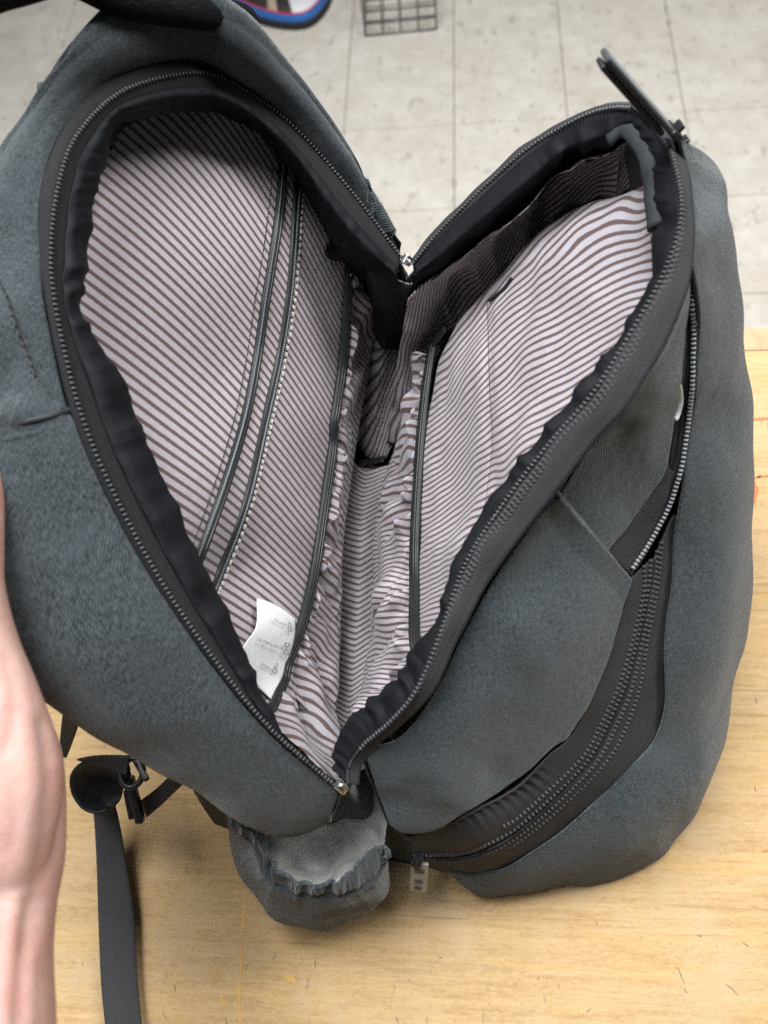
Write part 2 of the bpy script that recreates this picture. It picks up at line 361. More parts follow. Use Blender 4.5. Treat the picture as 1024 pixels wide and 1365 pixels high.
for L in [[(903, 1288), (908, 1300), (913, 1311)], [(912, 1318), (916, 1324)], [(968, 1312), (976, 1318), (984, 1327)], [(990, 1256), (999, 1262)], [(795, 1229), (797, 1234)], [(300, 1355), (302, 1365)], [(304, 1362), (300, 1372)], [(528, 1355), (532, 1366)], [(716, 1306), (720, 1302)], [(232, 1310), (234, 1322)], [(420, 1280), (421, 1290)], [(585, 1275), (589, 1277)], [(1008, 930), (1009, 938)], [(1006, 1048), (1008, 1056)], [(782, 1350), (788, 1344)], [(930, 1246), (936, 1249)]]: mark('scratch', L if len(L) > 2 else [L[0], ((L[0][0]+L[1][0])/2, (L[0][1]+L[1][1])/2), L[1]], .0007, SCR)

# ------------------------------------------------------------------ backpack
BP = thing('backpack', 'charcoal heather backpack held wide open showing its striped lining', 'backpack')

# --- back half (left): rim stations, zipper line / facing edge / outer edge
LR = [(452, 1052), (363, 974), (289, 884), (211, 769), (141, 635), (101, 529), (75, 413), (68, 340), (76, 259), (102, 183), (165, 122), (259, 98), (316, 114), (392, 170), (469, 257), (534, 343)]
LFc = [(451, 1044), (378, 985), (325, 862), (262, 728), (205, 612), (167, 516), (113, 417), (119, 345), (127, 265), (141, 211), (165, 163), (250, 148), (320, 162), (388, 228), (450, 325), (526, 384)]
LO = [(439, 1085, .155), (368, 1106, .15), (244, 1041, .195), (101, 957, .25), (20, 890, .275), (-45, 740, .305), (-75, 560, .335), (-72, 400, .35), (-35, 275, .368), (25, 162, .38), (90, 72, .387), (200, -15, .38), (310, 8, .36), (392, 94, .315), (469, 216, .26), (516, 310, .22)]
pA, pB, pT = P(452, 1052, .19), P(540, 352, .21), P(110, 150, .37)
PL = plane(pA, pB, pT); nL = PL[1]*np.sign(np.dot(PL[1], CAM-pA)); PL = (pA, nL)
rimL = onp(LR, PL); outL = pts(LO)
nS = 160
fo = np.array([.06, .05, .05, .05, .05, .06, .07, .10, .20, .32, .36, .20, .08, .05, .05, .06])[:, None]
tapeoL = np.array(LR, float)*(1-fo)+np.array(LO, float)[:, :2]*fo; tapeoL = onp(tapeoL, PL, -.003)
fi = .42; tapeiL = onp(np.array(LR, float)*(1-fi)+np.array(LFc, float)*fi, PL, -.0025)
tapeG = loft([tapeoL, (tapeoL+rimL)/2+nL*.001, rimL, tapeiL], nS*2, 13)
grid('main_zipper_tape_back', tapeG, MTAPE, BP, solid=.0009)
zipL = BP.children[-1]
denseL = cr(rimL, 600)
beads('zipper_teeth', denseL, nL,   .00245, .0014, .0024, .0014, TEETH, zipL, lift=.0003, jitter=.08)
beads('zipper_stitching', cr(tapeiL, 500), nL, .0035, .0022, .0007, .0006, THREADB, zipL, side=-.001)
# facing: satin black band that folds from the zipper tape down into the bag
offF = np.array([-.004, -.006, -.010, -.012, -.012, -.012, -.010, -.012, -.014, -.016, -.018, -.022, -.026, -.03, -.03, -.012])
fA = onp(np.array(LR, float)*(1-fi*.86)+np.array(LFc, float)*fi*.86, PL, -.0006)
fB = onp(np.array(LR, float)*.4+np.array(LFc, float)*.6, PL, offF*.15+.0012)
fC = onp(LFc, PL, offF); fD = onp(np.array(LFc, float)*.9+np.array(LR, float)*.1, PL, offF-.010)
G = loft([fA, fB, (fB+fC)/2+nL*.002, fC, fD], nS*2, 22)
s = np.linspace(0, 1, nS*2); tt = np.linspace(0, 1, 22)[:, None]
ss_ = np.linspace(0, 1, nS*2)
wr = np.array([(.4-abs(noise.noise(Vector((q*26, 3.1, 0))))*2)*.0027+(.4-abs(noise.noise(Vector((q*70, 7.7, 0))))*2)*.0014 for q in ss_])[None]+noisegrid(G, 55, 3)*.0022
G = G+normals(G)*(wr*np.sin(np.pi*np.clip(tt*1.0, 0, 1))**.6)[..., None]
# scalloped inner edge
dirin = (fC-fA); dirin = cr(dirin, nS*2); dirin /= np.linalg.norm(dirin, axis=1, keepdims=True)
sc_ = np.array([noise.noise(Vector((q*26, 0, 1))) for q in s])*.003
G += dirin[None]*(sc_[None]*tt**2)[..., None]
grid('rim_facing_back', G, FACING, BP, solid=.0008)

# lining of the back half: depth field through measured points
zL = tps([(113, 417, .313), (119, 345, .318), (127, 265, .322), (141, 211, .322), (165, 163, .318), (250, 148, .30), (320, 162, .283), (388, 228, .245), (450, 325, .19),
          (60, 340, .335), (70, 240, .34), (130, 110, .335), (260, 90, .31), (330, 110, .295), (90, 560, .315),
          (205, 612, .272), (262, 728, .235), (325, 862, .188), (367, 950, .166), (422, 1021, .165), (451, 1046, .178), (180, 720, .27), (240, 850, .23), (320, 960, .19),
          (300, 500, .222), (372, 330, .235), (340, 550, .20), (300, 760, .187),
          (462, 370, .165), (455, 440, .145), (442, 560, .12), (425, 700, .112), (400, 830, .12), (367, 925, .142),
          (520, 400, .10), (505, 450, .08), (485, 600, .045), (468, 700, .04), (460, 850, .045), (452, 950, .07), (452, 1000, .12)])
def onL(L, lift=0.0):
    L = np.array(L, float); return P(L[..., 0], L[..., 1], zL(L[..., 0], L[..., 1]))+nL*lift
# stripe phase: fitted from stripe direction/spacing over the cloth
def phase_fit(data, deg):
    rows, rhs = [], []; ex = [(i, j) for i in range(deg+1) for j in range(deg+1-i) if i+j > 0]
    for u, v, gx, gy in data:
        x, y_ = (u-512)/400, (v-550)/400
        rows.append([i*x**max(i-1, 0)*y_**j/400 if i else 0 for i, j in ex]); rhs.append(gx)
        rows.append([j*x**i*y_**max(j-1, 0)/400 if j else 0 for i, j in ex]); rhs.append(gy)
    A = np.array(rows); w = np.linalg.solve(A.T@A+np.diag([1e-9*(i+j)**4 for i, j in ex]), A.T@np.array(rhs))
    return lambda u, v: sum(c*((u-512)/400)**i*((v-550)/400)**j for c, (i, j) in zip(w, ex))
dL = [(200, 350, 43, 10.8), (230, 610, 34, 13.6), (350, 730, 42, 9.3), (430, 470, 61, 6.4), (160, 210, 38, 11), (215, 215, 46, 10.5), (290, 220, 54, 9.5), (310, 340, 50, 9), (330, 850, 38, 10.5), (140, 400, 34, 12.8), (280, 500, 43, 10.8), (400, 640, 50, 7.5), (420, 340, 66, 6), (300, 640, 39, 11.2), (400, 760, 46, 8)]
phL = phase_fit([(u, v, math.sin(math.radians(a))/q, -math.cos(math.radians(a))/q) for u, v, a, q in dL], 3)
def densify(rows, nu, nv):
    R = np.array([arc(np.array(r, float), nu) for r in rows]); return cr(R, nv)
r0 = [tuple(np.array(a)*.45+np.array(b)*.55) for a, b in zip(LFc, LR)]
bindL2 = [(372, 912), (379, 884), (401, 824), (416, 758), (428, 679), (439, 600), (442, 560), (452, 494), (458, 417), (461, 377), (463, 352)]
D = densify([r0[1:15], [(400, 985), (345, 850), (290, 740), (230, 590), (180, 470), (160, 350), (185, 230), (260, 190), (330, 215), (390, 270), (435, 330)],
             [(412, 990), (365, 860), (325, 740), (300, 600), (290, 450), (310, 330), (360, 290), (400, 310), (440, 350)], bindL2,
             [(446, 980), (452, 900), (455, 800), (460, 700), (474, 600), (490, 500), (505, 420), (512, 390)]], 220, 150)
G = onL(D); U_ = phL(D[..., 0], D[..., 1])
G = G+nL*(noisegrid(G, 16, 5)*.0016)[..., None]
grid('back_lining', G, STRIPE, BP, uv=np.stack([U_, D[..., 1]/300], -1), solid=.0008); LIN = BP.children[-1]
LIN['label'] = 'pale lining with dark diagonal stripes on the back panel'

# zip pocket let into the back lining: two dark welts with coils, stitch rows
w1 = [(376, 222), (373, 260), (366, 320), (353, 400), (341, 480), (326, 556), (301, 640), (274, 716), (255, 765)]
w2 = [(398, 232), (393, 270), (389, 330), (383, 400), (370, 480), (353, 556), (326, 670), (289, 768), (270, 812)]
for w, nm, wd in ((w1, 'pocket_welt', .0066), (w2, 'pocket_welt', .0062)):
    c = arc(onL(w, .0018), 160); o = sweep(nm, c, nL, flatprof(wd, .0026), BIND, LIN)
    off = -1 if w is w1 else 1
    beads('pocket_zipper_coil', arc(onL(w, .003), 300), nL, .0012, .0008, .0011, .0007, TEETHG, o if False else LIN, side=.0012*off)
    sweep('welt_ridge', c+nL*.0012, nL, [(a-.0016*off, b) for a, b in roundprof(.0008, 6)], PLASTIC, LIN)
pan = onL(np.stack([np.linspace(0, 1, 60)[:, None]*0+arc(np.array(w1, float), 60)*(1-k)+arc(np.array(w2, float), 60)*k for k in np.linspace(.1, .9, 8)]), .0012)
Dp = np.stack([arc(np.array(w1, float), 60)*(1-k)+arc(np.array(w2, float), 60)*k for k in np.linspace(.1, .9, 8)])
grid('pocket_gusset', pan, STRIPE, LIN, uv=np.stack([phL(Dp[..., 0], Dp[..., 1])+.4, Dp[..., 1]/300], -1))
s1 = [(q[0]-13, q[1]-1) for q in w1]; s2 = [(q[0]+9, q[1]+3) for q in w2]
beads('lining_stitch_row', arc(onL(s1, .0002), 300), nL, .0042, .0034, .0006, .0006, THREADB, LIN)
beads('lining_stitch_row', arc(onL(s2, .0004), 300), nL, .0046, .0032, .0018, .0014, THREADW, LIN, jitter=.2)

# sleeve pocket on the back lining: ribbed binding, gathered cloth below it
cb = arc(onL([(350, 965)]+bindL2+[(463, 335)], .0042), 200)
sweep('sleeve_binding', cb, nL, flatprof(.0080, .0028), BIND, LIN)
for k in (-.0018, .0003): sweep('binding_rib', cb+nL*.0014, nL, [(a+k, b) for a, b in roundprof(.0007, 6)], PLASTIC, LIN)

def gathered(name, topc, botc, nrm, n_pleat, amp, mat, parent, zf, seed, phf, slant, deep=.0, lift0=.006, skew=.0, nu=420, nv=46):
    """cloth hanging from a binding: pleats that start tight at the binding and open out"""
    a = arc(np.array(topc, float), nu); b = arc(np.array(botc, float), nu)
    t = np.linspace(0, 1, nv)[:, None, None]; D = a*(1-t)+b*t
    G = P(D[..., 0], D[..., 1], zf(D[..., 0], D[..., 1])+0*D[..., 0]+lift0*np.minimum(1, t[..., 0]*5)); tt = t[..., 0]
    x = np.linspace(0, 1, nu)[None]
    ph = 2*math.pi*(n_pleat*(x+.022*np.sin(9*x+seed)+.012*np.sin(21*x+seed*2))+skew*tt) + .8*np.sin(5*x*math.pi+seed+3*tt)
    fold = 1-2*np.abs(np.sin(ph/2))**.8+.2                               # round lobes, sharp valleys
    env = (np.minimum(1, tt*5+.05))*np.exp(-1.1*tt)*(.5+.5*np.sin(13*x+seed*3)**2)
    fine_ = np.sin(ph*2.7+seed+4*tt)*np.exp(-((tt-.14)/.12)**2)*.55*(.4+.6*np.sin(31*x+seed)**2)
    wave = (-fold*env+fine_)*amp
    big = noisegrid(G, 30, seed)*amp*1.3*np.sin(np.pi*np.clip(tt, 0, 1))
    G = G+nrm*(wave+big+deep*np.sin(np.pi*tt))[..., None]
    # cloth coordinates: arc length measured on the rumpled cloth, so the stripes follow the folds
    lx = np.r_[0, np.cumsum(np.linalg.norm(np.diff(G[nv//2], axis=0), axis=1))][None]; ly = np.cumsum(np.r_[np.zeros((1, nu)), np.linalg.norm(np.diff(G, axis=0), axis=2)], axis=0)
    U_ = phf(D[..., 0], D[..., 1])+slant*wave/amp+noisegrid(G, 30, seed+4)*.9+noisegrid(G, 80, seed+6)*.2
    return grid(name, G, mat, parent, uv=np.stack([U_, ly], -1), solid=.0007)
gathered('gathered_sleeve_back', [(340, 955), (362, 922), (379, 890), (405, 824), (420, 758), (432, 679), (443, 600), (446, 560), (456, 494), (462, 417), (465, 365)],
         [(452, 1047), (450, 990), (450, 900), (452, 830), (453, 760), (455, 690), (462, 630), (470, 560), (482, 505), (499, 450), (492, 395), (472, 368)], nL, 9, .0130, STRIPE, BP, zL, 2.0, phL, .25, lift0=.007, skew=.5)

# --- front half (right): rim
RR = [(464, 1046), (466, 1020), (487, 992), (515, 968), (545, 936), (566, 900), (590, 838), (624, 746), (686, 652), (741, 582), (792, 523), (843, 441), (888, 359), (908, 289), (903, 233), (887, 190), (851, 149), (800, 148), (740, 176), (683, 216), (596, 299), (552, 350)]
RF = [(446, 1020), (447, 1000), (468, 957), (500, 926), (530, 900), (548, 868), (582, 832), (616, 736), (676, 640), (730, 570), (780, 511), (826, 447), (868, 378), (868, 300), (864, 235), (855, 198), (836, 176), (806, 210), (762, 222), (706, 274), (606, 349), (553, 382)]
RT = [(478, 1046), (482, 1022), (499, 998), (527, 976), (560, 945), (584, 912), (612, 850), (660, 764), (727, 675), (790, 594), (836, 542), (886, 460), (919, 378), (927, 312), (921, 240), (903, 186), (862, 140), (800, 142), (738, 171), (680, 212), (594, 296), (551, 347)]
qA, qB, qT = P(462, 1052, .19), P(546, 360, .21), P(890, 190, .34)
PR = plane(qA, qB, qT); nR = PR[1]*np.sign(np.dot(PR[1], CAM-qA)); PR = (qA, nR)
rimR = onp(RR, PR); nS2 = 360
tapeR = onp(RT, PR, -.010)
tin = onp(np.array(RR, float)*.85+np.array(RF, float)*.15, PR, -.002)
G = loft([tapeR, tapeR*.5+rimR*.5+nR*.003, rimR, tin], nS2, 15)
G = G+normals(G)*(noisegrid(G, 50, 2)*.0012)[..., None]
grid('main_zipper_tape_front', G, TAPE, BP, solid=.0009); zipR = BP.children[-1]
denseR = cr(rimR, 700)
tapedir = tapeR-rimR
ndR = cr(nR*1.0+0*tapeR, 700)
beads('zipper_teeth', denseR[60:], nR, .0024, .0014, .0026, .0014, TEETH, zipR, lift=.0003, jitter=.08)
# the woven bumps beside the teeth
mid = cr(rimR*.72+tapeR*.28+nR*.0022, 700); sl = slice(150, 560)
nrmband = np.cross(np.gradient(mid, axis=0), cr(tapeR-rimR, 700)); nrmband /= np.linalg.norm(nrmband, axis=1, keepdims=True)+1e-9
nrmband *= np.sign(np.sum(nrmband*(CAM-mid), 1, keepdims=True))
beads('tape_weave_bumps', mid[sl], nrmband[sl], .0026, .0015, .0026, .0009, TAPE, zipR, lift=-.0002)
mid2 = cr(rimR*.58+tapeR*.42+nR*.0028, 700); beads('tape_weave_bumps', mid2[sl], nrmband[sl], .0026, .0013, .0016, .0007, TAPE, zipR, lift=-.0003)
offG = np.array([-.004, -.005, -.006, -.006, -.006, -.008, -.006, -.006, -.006, -.006, -.006, -.008, -.012, -.014, -.016, -.018, -.022, -.028, -.03, -.03, -.025, -.012])
gA = onp(np.array(RR, float)*.90+np.array(RF, float)*.10, PR, -.0008)
gB = onp(np.array(RR, float)*.45+np.array(RF, float)*.55, PR, offG*.2+.0015)
gC = onp(RF, PR, offG); gD = onp(np.array(RF, float)*.85+np.array(RR, float)*.15, PR, offG-.012)
G = loft([gA, gB, (gB+gC)/2+nR*.003, gC, gD], nS2, 24); tt = np.linspace(0, 1, 24)[:, None]
G = G+normals(G)*((np.array([(.4-abs(noise.noise(Vector((q*30, 13.1, 0))))*2)*.0032+(.4-abs(noise.noise(Vector((q*80, 17.7, 0))))*2)*.0012 for q in np.linspace(0, 1, nS2)])[None]+noisegrid(G, 36, 13)*.0010)*np.sin(np.pi*tt)**.6)[..., None]
grid('rim_facing_front', G, FACING, BP, solid=.0009)

LITFACING = m_plain('lit_facing_satin', (.026, .030, .033), .65, .25, 1200, .1, .0002, .3, .2)  # lighter copy of the facing: the lip's lit grey is painted in
lp = arc(onp([(812, 186), (834, 172), (852, 190), (863, 210), (869, 243), (872, 280), (874, 302)], PR, -.006), 50); lp = lp+nR*np.array([nz(q, 70, 4)*.0012 for q in lp])[:, None]
sweep('rim_piping', lp, nR, [(a*1.3, b*.8) for a, b in roundprof(.0036, 12)], LITFACING, BP)

# lining of the front half
zR = tps([(866, 243, .300), (868, 300, .302), (873, 348, .302), (864, 383, .298), (842, 418, .29), (820, 456, .283), (780, 511, .27), (730, 570, .255), (676, 640, .24), (616, 736, .215), (582, 832, .19), (555, 868, .165),
          (800, 268, .265), (745, 285, .235), (700, 330, .22), (650, 390, .185), (600, 440, .15),
          (780, 380, .275), (720, 440, .245), (690, 540, .228), (650, 530, .205), (650, 640, .205), (610, 560, .165), (600, 700, .162), (585, 780, .165),
          (582, 467, .135), (574, 516, .128), (568, 571, .124), (564, 626, .12), (561, 679, .12), (559, 785, .125), (558, 850, .14),
          (555, 500, .09), (540, 560, .075), (520, 620, .06), (502, 680, .045), (505, 760, .045), (495, 800, .045), (485, 880, .05), (468, 955, .08), (456, 1015, .14), (880, 320, .31), (850, 440, .30), (640, 740, .228), (760, 560, .27)])
def onR(L, lift=0.0):
    L = np.array(L, float); return P(L[..., 0], L[..., 1], zR(L[..., 0], L[..., 1]))+nR*lift
dR = [(810, 400, 30, 11), (650, 650, 42, 7.2), (765, 365, 45, 8.5), (850, 380, 12, 10.5), (845, 300, 10, 10.5), (700, 500, 42, 8), (610, 750, 30, 7), (600, 560, 40, 6), (790, 310, 24, 9), (625, 450, 46, 5.2), (690, 350, 43, 6.5), (760, 470, 33, 11.5), (720, 420, 44, 7.8), (660, 560, 44, 7), (590, 640, 33, 6)]
phR = phase_fit([(u, v, math.sin(math.radians(a))/q, math.cos(math.radians(a))/q) for u, v, a, q in dR], 3)
topR = [(880, 238), (866, 243), (835, 256), (800, 267), (770, 276), (745, 286), (715, 312), (685, 345), (650, 388), (618, 425), (590, 455), (574, 480)]
D = densify([[(566, 880), (600, 836), (634, 740), (694, 644), (748, 574), (798, 515), (850, 445), (888, 365), (896, 300), (890, 240)],
             [(570, 850), (590, 790), (640, 670), (700, 570), (760, 480), (810, 400), (840, 320), (838, 256)],
             [(566, 850), (572, 770), (605, 660), (650, 560), (700, 460), (745, 380), (765, 320), (760, 280)],
             [(562, 850), (566, 740), (580, 650), (610, 560), (640, 480), (670, 410), (690, 360), (690, 338)],
             [(558, 855), (560, 760), (563, 650), (570, 560), (582, 490), (600, 452), (612, 432)]], 200, 150)
G = onR(D); U_ = phR(D[..., 0], D[..., 1])
rip = noisegrid(G, 20, 31)*.0046+noisegrid(G*np.array([1, .6, 1]), 60, 33)*.0012
seam_ = np.exp(-((D[..., 0]-(650+.02*(D[..., 1]-400)))/7.0)**2)*np.clip((D[..., 1]-395)/30, 0, 1)*np.clip((720-D[..., 1])/60, 0, 1)
G = G+nR*(rip-.0016*seam_)[..., None]
U_ = U_+noisegrid(G, 17, 40)*1.6+noisegrid(G, 42, 44)*.5+.35*seam_
grid('front_lining', G, STRIPE, BP, uv=np.stack([U_, D[..., 1]/300], -1), solid=.0012); LINR = BP.children[-1]
LINR['label'] = 'rumpled striped lining on the front panel'
sweep('pocket_slit', arc(onR([(684, 372), (674, 386), (660, 398), (654, 402)], .0016), 30), nR, flatprof(.0022, .002), BIND, LINR)
sweep('seam_thread', arc(onR([(650, 402), (651, 450), (653, 520), (656, 600), (646, 680)], .0002), 80), nR, roundprof(.00016, 6), THREADB, LINR)
cbR = arc(onR([(600, 440), (588, 456), (582, 467), (574, 516), (568, 571), (564, 626), (561, 679), (559, 727), (559, 785), (559, 850), (566, 885)], .0046), 200)
sweep('sleeve_binding', cbR, nR, flatprof(.0092, .0028), BIND, LINR)
for k in (.0006, .0030): sweep('binding_rib', cbR+nR*.0014, nR, [(a+k, b) for a, b in roundprof(.0007, 6)], PLASTIC, LINR)
gathered('gathered_sleeve_front', [(578, 470), (570, 516), (564, 571), (560, 626), (557, 679), (555, 727), (555, 785), (555, 850), (550, 890), (536, 925)],
         [(556, 500), (545, 545), (533, 590), (518, 640), (505, 680), (507, 730), (503, 790), (494, 860), (478, 940), (462, 985)], nR, 7, .0135, STRIPE, BP, zR, 5.0, phR, .3, deep=.004, lift0=.009, skew=-.9)
# the cloth below the sleeve down to the bag's floor and the far wall inside the front half
D = densify([[(566, 900), (556, 860), (556, 780), (556, 700), (560, 620), (566, 560), (578, 480)], [(530, 925), (522, 860), (524, 760), (520, 690), (530, 620), (545, 560), (560, 500)],
             [(452, 1016), (470, 960), (488, 880), (497, 800), (500, 720), (502, 680), (522, 610), (545, 540), (552, 500)]], 150, 60)
G = P(D[..., 0], D[..., 1], zR(D[..., 0], D[..., 1])-.006); G = G+nR*(noisegrid(G, 40, 51)*.004)[..., None]
U_ = phR(D[..., 0], D[..., 1])+noisegrid(G, 40, 53)
grid('lower_lining_front', G, STRIPE, BP, uv=np.stack([U_, D[..., 1]/300], -1), solid=.0007)
wallT = onp([(553, 382), (580, 366), (606, 349), (655, 315), (706, 272), (762, 222), (806, 208), (842, 190), (862, 205)], PR, -.020)
wallB = pts([(560, 470, .10), (590, 450, .12), (618, 425, .135), (660, 378, .165), (705, 325, .195), (750, 284, .21), (790, 270, .235), (830, 258, .262), (868, 244, .28)])
G = loft_arc([wallT, wallT*.6+wallB*.4+np.array([0, .012, 0]), wallB], 160, 50)
lx = np.linspace(0, length(arc(wallT, 60)), 160)[None]; ly = np.linspace(0, .08, 50)[:, None]
G = G+np.array([0, -1, .3])*((.3-np.abs(noisegrid(G*np.array([1, 1, .45]), 42, 61)))*.014+noisegrid(G, 20, 62)*.006)[..., None]
U_ = (lx*.35+ly*.94)/.0046+noisegrid(G, 30, 63)*1.6
grid('side_wall_lining_front', G, STRIPE, BP, uv=np.stack([U_, ly+0*lx], -1), solid=.0007)
wl = pts([(545, 395, .19), (556, 384, .195), (575, 372, .2), (600, 358, .2)]); wb = pts([(516, 590, .03), (530, 590, .035), (550, 560, .055), (588, 470, .11)])
G = loft_arc([wl, (wl+wb)/2+np.array([0, .01, 0]), wb], 60, 40); ly = np.linspace(0, .1, 40)[:, None]; lx = np.linspace(0, .05, 60)[None]
G = G+np.array([0, -1, .3])*(noisegrid(G, 45, 67)*.005)[..., None]
grid('side_pleat_lining', G, STRIPE, BP, uv=np.stack([(lx*.97+ly*.2)/.0042+noisegrid(G, 40, 66)*.7, ly+0*lx], -1), solid=.0007)

# far wall and floor inside the bag
fw0 = pts([(432, 248, .232), (472, 318, .206), (492, 366, .2), (540, 388, .198), (556, 384, .198)]); fw1 = pts([(466, 392, .14), (482, 440, .11), (505, 500, .09), (525, 505, .08), (545, 500, .08)])
fw2 = pts([(455, 560, .06), (472, 600, .03), (490, 630, .012), (508, 632, .012), (530, 600, .04)])
G = loft([fw0+np.array([0, .006, 0]), fw1+np.array([0, .026, 0]), fw2+np.array([0, .012, 0])], 60, 50); G = G+np.array([0, -1, .2])*(noisegrid(G, 14, 71)*.003)[..., None]
ly = np.linspace(0, .2, 50)[:, None]; lx = np.linspace(0, .06, 60)[None]
G = G+np.array([0, -1, .2])*(np.abs(noisegrid(G*np.array([1, 1, .35]), 55, 73))*.008-.003)[..., None]
grid('far_wall_shade', G[:24]+np.array([0, -.0015, .0005]), BLACK, BP, solid=.0007)  # black sheet paints the deep shade over the upper far wall
grid('far_wall_lining', G, STRIPE, BP, uv=np.stack([(lx*.9+ly*.3)/.0042+noisegrid(G, 30, 5)*.4, ly+0*lx], -1), solid=.0007)
G = loft([pts([(462, 610, .03), (455, 700, .02), (452, 800, .02), (448, 900, .025), (445, 985, .05)]), pts([(488, 625, .030), (482, 700, .030), (478, 800, .030), (470, 900, .032), (460, 990, .05)]), pts([(520, 620, .03), (512, 690, .02), (508, 790, .02), (496, 890, .03), (468, 985, .06)])], 120, 30)
ly = np.linspace(0, 1, 30)[:, None]; lx = np.linspace(0, .27, 120)[None]
grid('floor_lining', G, STRIPE, BP, uv=np.stack([(lx+.012*np.abs(ly-.5))/.0054, lx*0+ly], -1), solid=.0007)
bs = pts([(478, 618, .02), (492, 616, .022), (512, 612, .03)]); sweep('floor_seam_tape', arc(bs, 20), (0, 0, 1), flatprof(.007, .002), BLACK, BP)

fg0 = onp(LR[9:], PL, -.004)+np.array([0, .012, 0]); fg1 = onp(LFc[9:], PL, -.030)+np.array([0, .014, 0]); fg2 = pts([(150, 260, .27), (200, 230, .27), (280, 230, .25), (350, 260, .23), (410, 300, .19), (455, 380, .14), (510, 440, .09)])+np.array([-.004, .012, -.006])-nL*.010
grid('side_wall_lining_back', loft([fg0, fg1, fg2], 80, 24), BLACK, BP, solid=.0008)

# care label sewn into the back lining
G = loft([onL([(332, 799), (350, 805), (368, 815), (383, 827)], .009), onL([(333, 836), (350, 836), (368, 843), (384, 853)], .007), onL([(318, 866), (337, 872), (357, 882), (376, 892)], .004), onL([(312, 905), (330, 910), (345, 920), (360, 934)], .003)], 24, 28)
tag_o = grid('care_label', G, LABELW, BP, solid=.0003); tag_o['label'] = 'white washing-instruction label'
def label_text(txt, a, b, hgt, lift=.0105):
    pa, pb = onL([a], lift)[0], onL([b], lift)[0]; c = bpy.data.curves.new('printed_line', 'FONT'); c.body = txt; c.size = hgt
    o = bpy.data.objects.new('printed_line', c); me = bpy.data.meshes.new_from_object(o); bpy.data.objects.remove(o)
    xs = [v.co.x for v in me.vertices]; k = np.linalg.norm(pb-pa)/max(xs); me.transform(Matrix.Diagonal((k, 1, 1, 1))); me.transform(basis(pa, pb-pa, nL)); link('printed_line', me, INK, tag_o)
label_text('DO NOT IRON', (369, 834), (353, 826), .0024)
label_text('DO NOT TUMBLE DRY', (366, 864), (332, 851), .0026, .0090)
label_text('NO BLEACH', (356, 893), (341, 884), .0024, .0065)
def symbol(segs, lift):
    bmv = []; F = []
    V = []
    for a, b in segs:
        p, q = onL([a], lift)[0], onL([b], lift)[0]; d = (q-p)/np.linalg.norm(q-p); sd = np.cross(nL, d)*.00022
        i = len(V); V += [p-sd, q-sd, q+sd, p+sd]; F.append((i, i+1, i+2, i+3))
    meshobj('care_symbol', V, F, INK, tag_o, smooth=False)
symbol([((373, 830), (377, 844)), ((377, 844), (372, 842)), ((372, 842), (373, 830)), ((374, 838), (377, 844)), ((376, 832), (379, 842))], .0103)
symbol([((370, 858), (376, 859)), ((376, 859), (374, 874)), ((374, 874), (368, 872)), ((368, 872), (370, 858)), ((370, 858), (374, 874)), ((376, 859), (368, 872))], .0085)
symbol([((362, 884), (361, 898)), ((361, 898), (355, 897)), ((355, 897), (362, 884)), ((357, 888), (362, 897))], .0065)

# --- outer shell of the back half
T_ = np.gradient(rimL, axis=0); bul = np.cross(T_, outL-rimL); bul /= np.linalg.norm(bul, axis=1, keepdims=True)
bul *= np.sign(np.sum(bul*(CAM-rimL), 1, keepdims=True))
amp = np.array([.004, .010, .014, .014, .012, .012, .010, .008, .006, .006, .006, .010, .012, .010, .006, .003])[:, None]
k_ = np.linspace(0, 1, 16)[:, None]
base = np.hstack([-.128-.02*np.sin(np.pi*k_), .012+.40*k_**.9, .0*k_+.001])
far_ = np.clip((k_-.55)/.3, 0, 1)*np.array([[-.022, .045, 0]])
backm = outL*.62+base*.38+np.array([-.026, 0, 0])+far_; backl = outL*.2+base*.8+np.array([-.012, 0, 0])+far_
edge2 = outL*.93+base*.07+np.array([-.006, 0, 0])-bul*.012+far_*.4
rows = [tapeoL-nL*.001, tapeoL*.82+outL*.18+bul*amp*.55, tapeoL*.5+outL*.5+bul*amp, tapeoL*.2+outL*.8+bul*amp*.75, outL, edge2, backm, backl, base]
G = loft(rows, 220, 130)
G = G+normals(G)*(noisegrid(G, 12, 81)*.0042+noisegrid(G, 32, 83)*.0018)[..., None]*np.minimum(1, np.linspace(0, 6, 130))[:, None, None]
dd = G-CAM; kk = dd@CF; uu_ = 512+f_px*(dd@CR)/kk; vv_ = 682.5-f_px*(dd@CU)/kk
seam_u = np.interp(vv_, [250, 330, 393, 463, 536, 548], [-60, -28, 4, 29, 64, 84])
sst = lambda x_: np.clip(x_, 0, 1)**2*(3-2*np.clip(x_, 0, 1))
raise_ = sst((uu_-seam_u+3)/7)*sst((556-.12*uu_-vv_+14)/8)*sst((vv_-190)/150)
puck = np.exp(-((uu_-8)/30)**2-((vv_-505)/40)**2)*.004-np.exp(-((uu_-20)/26)**2-((vv_-550)/14)**2)*.004
rowm = (np.arange(130) < 75)[:, None]
G = G+normals(G)*((raise_*.0042+puck)*rowm)[..., None]
shellL = grid('back_shell', G, HEATHER, BP, solid=.002)
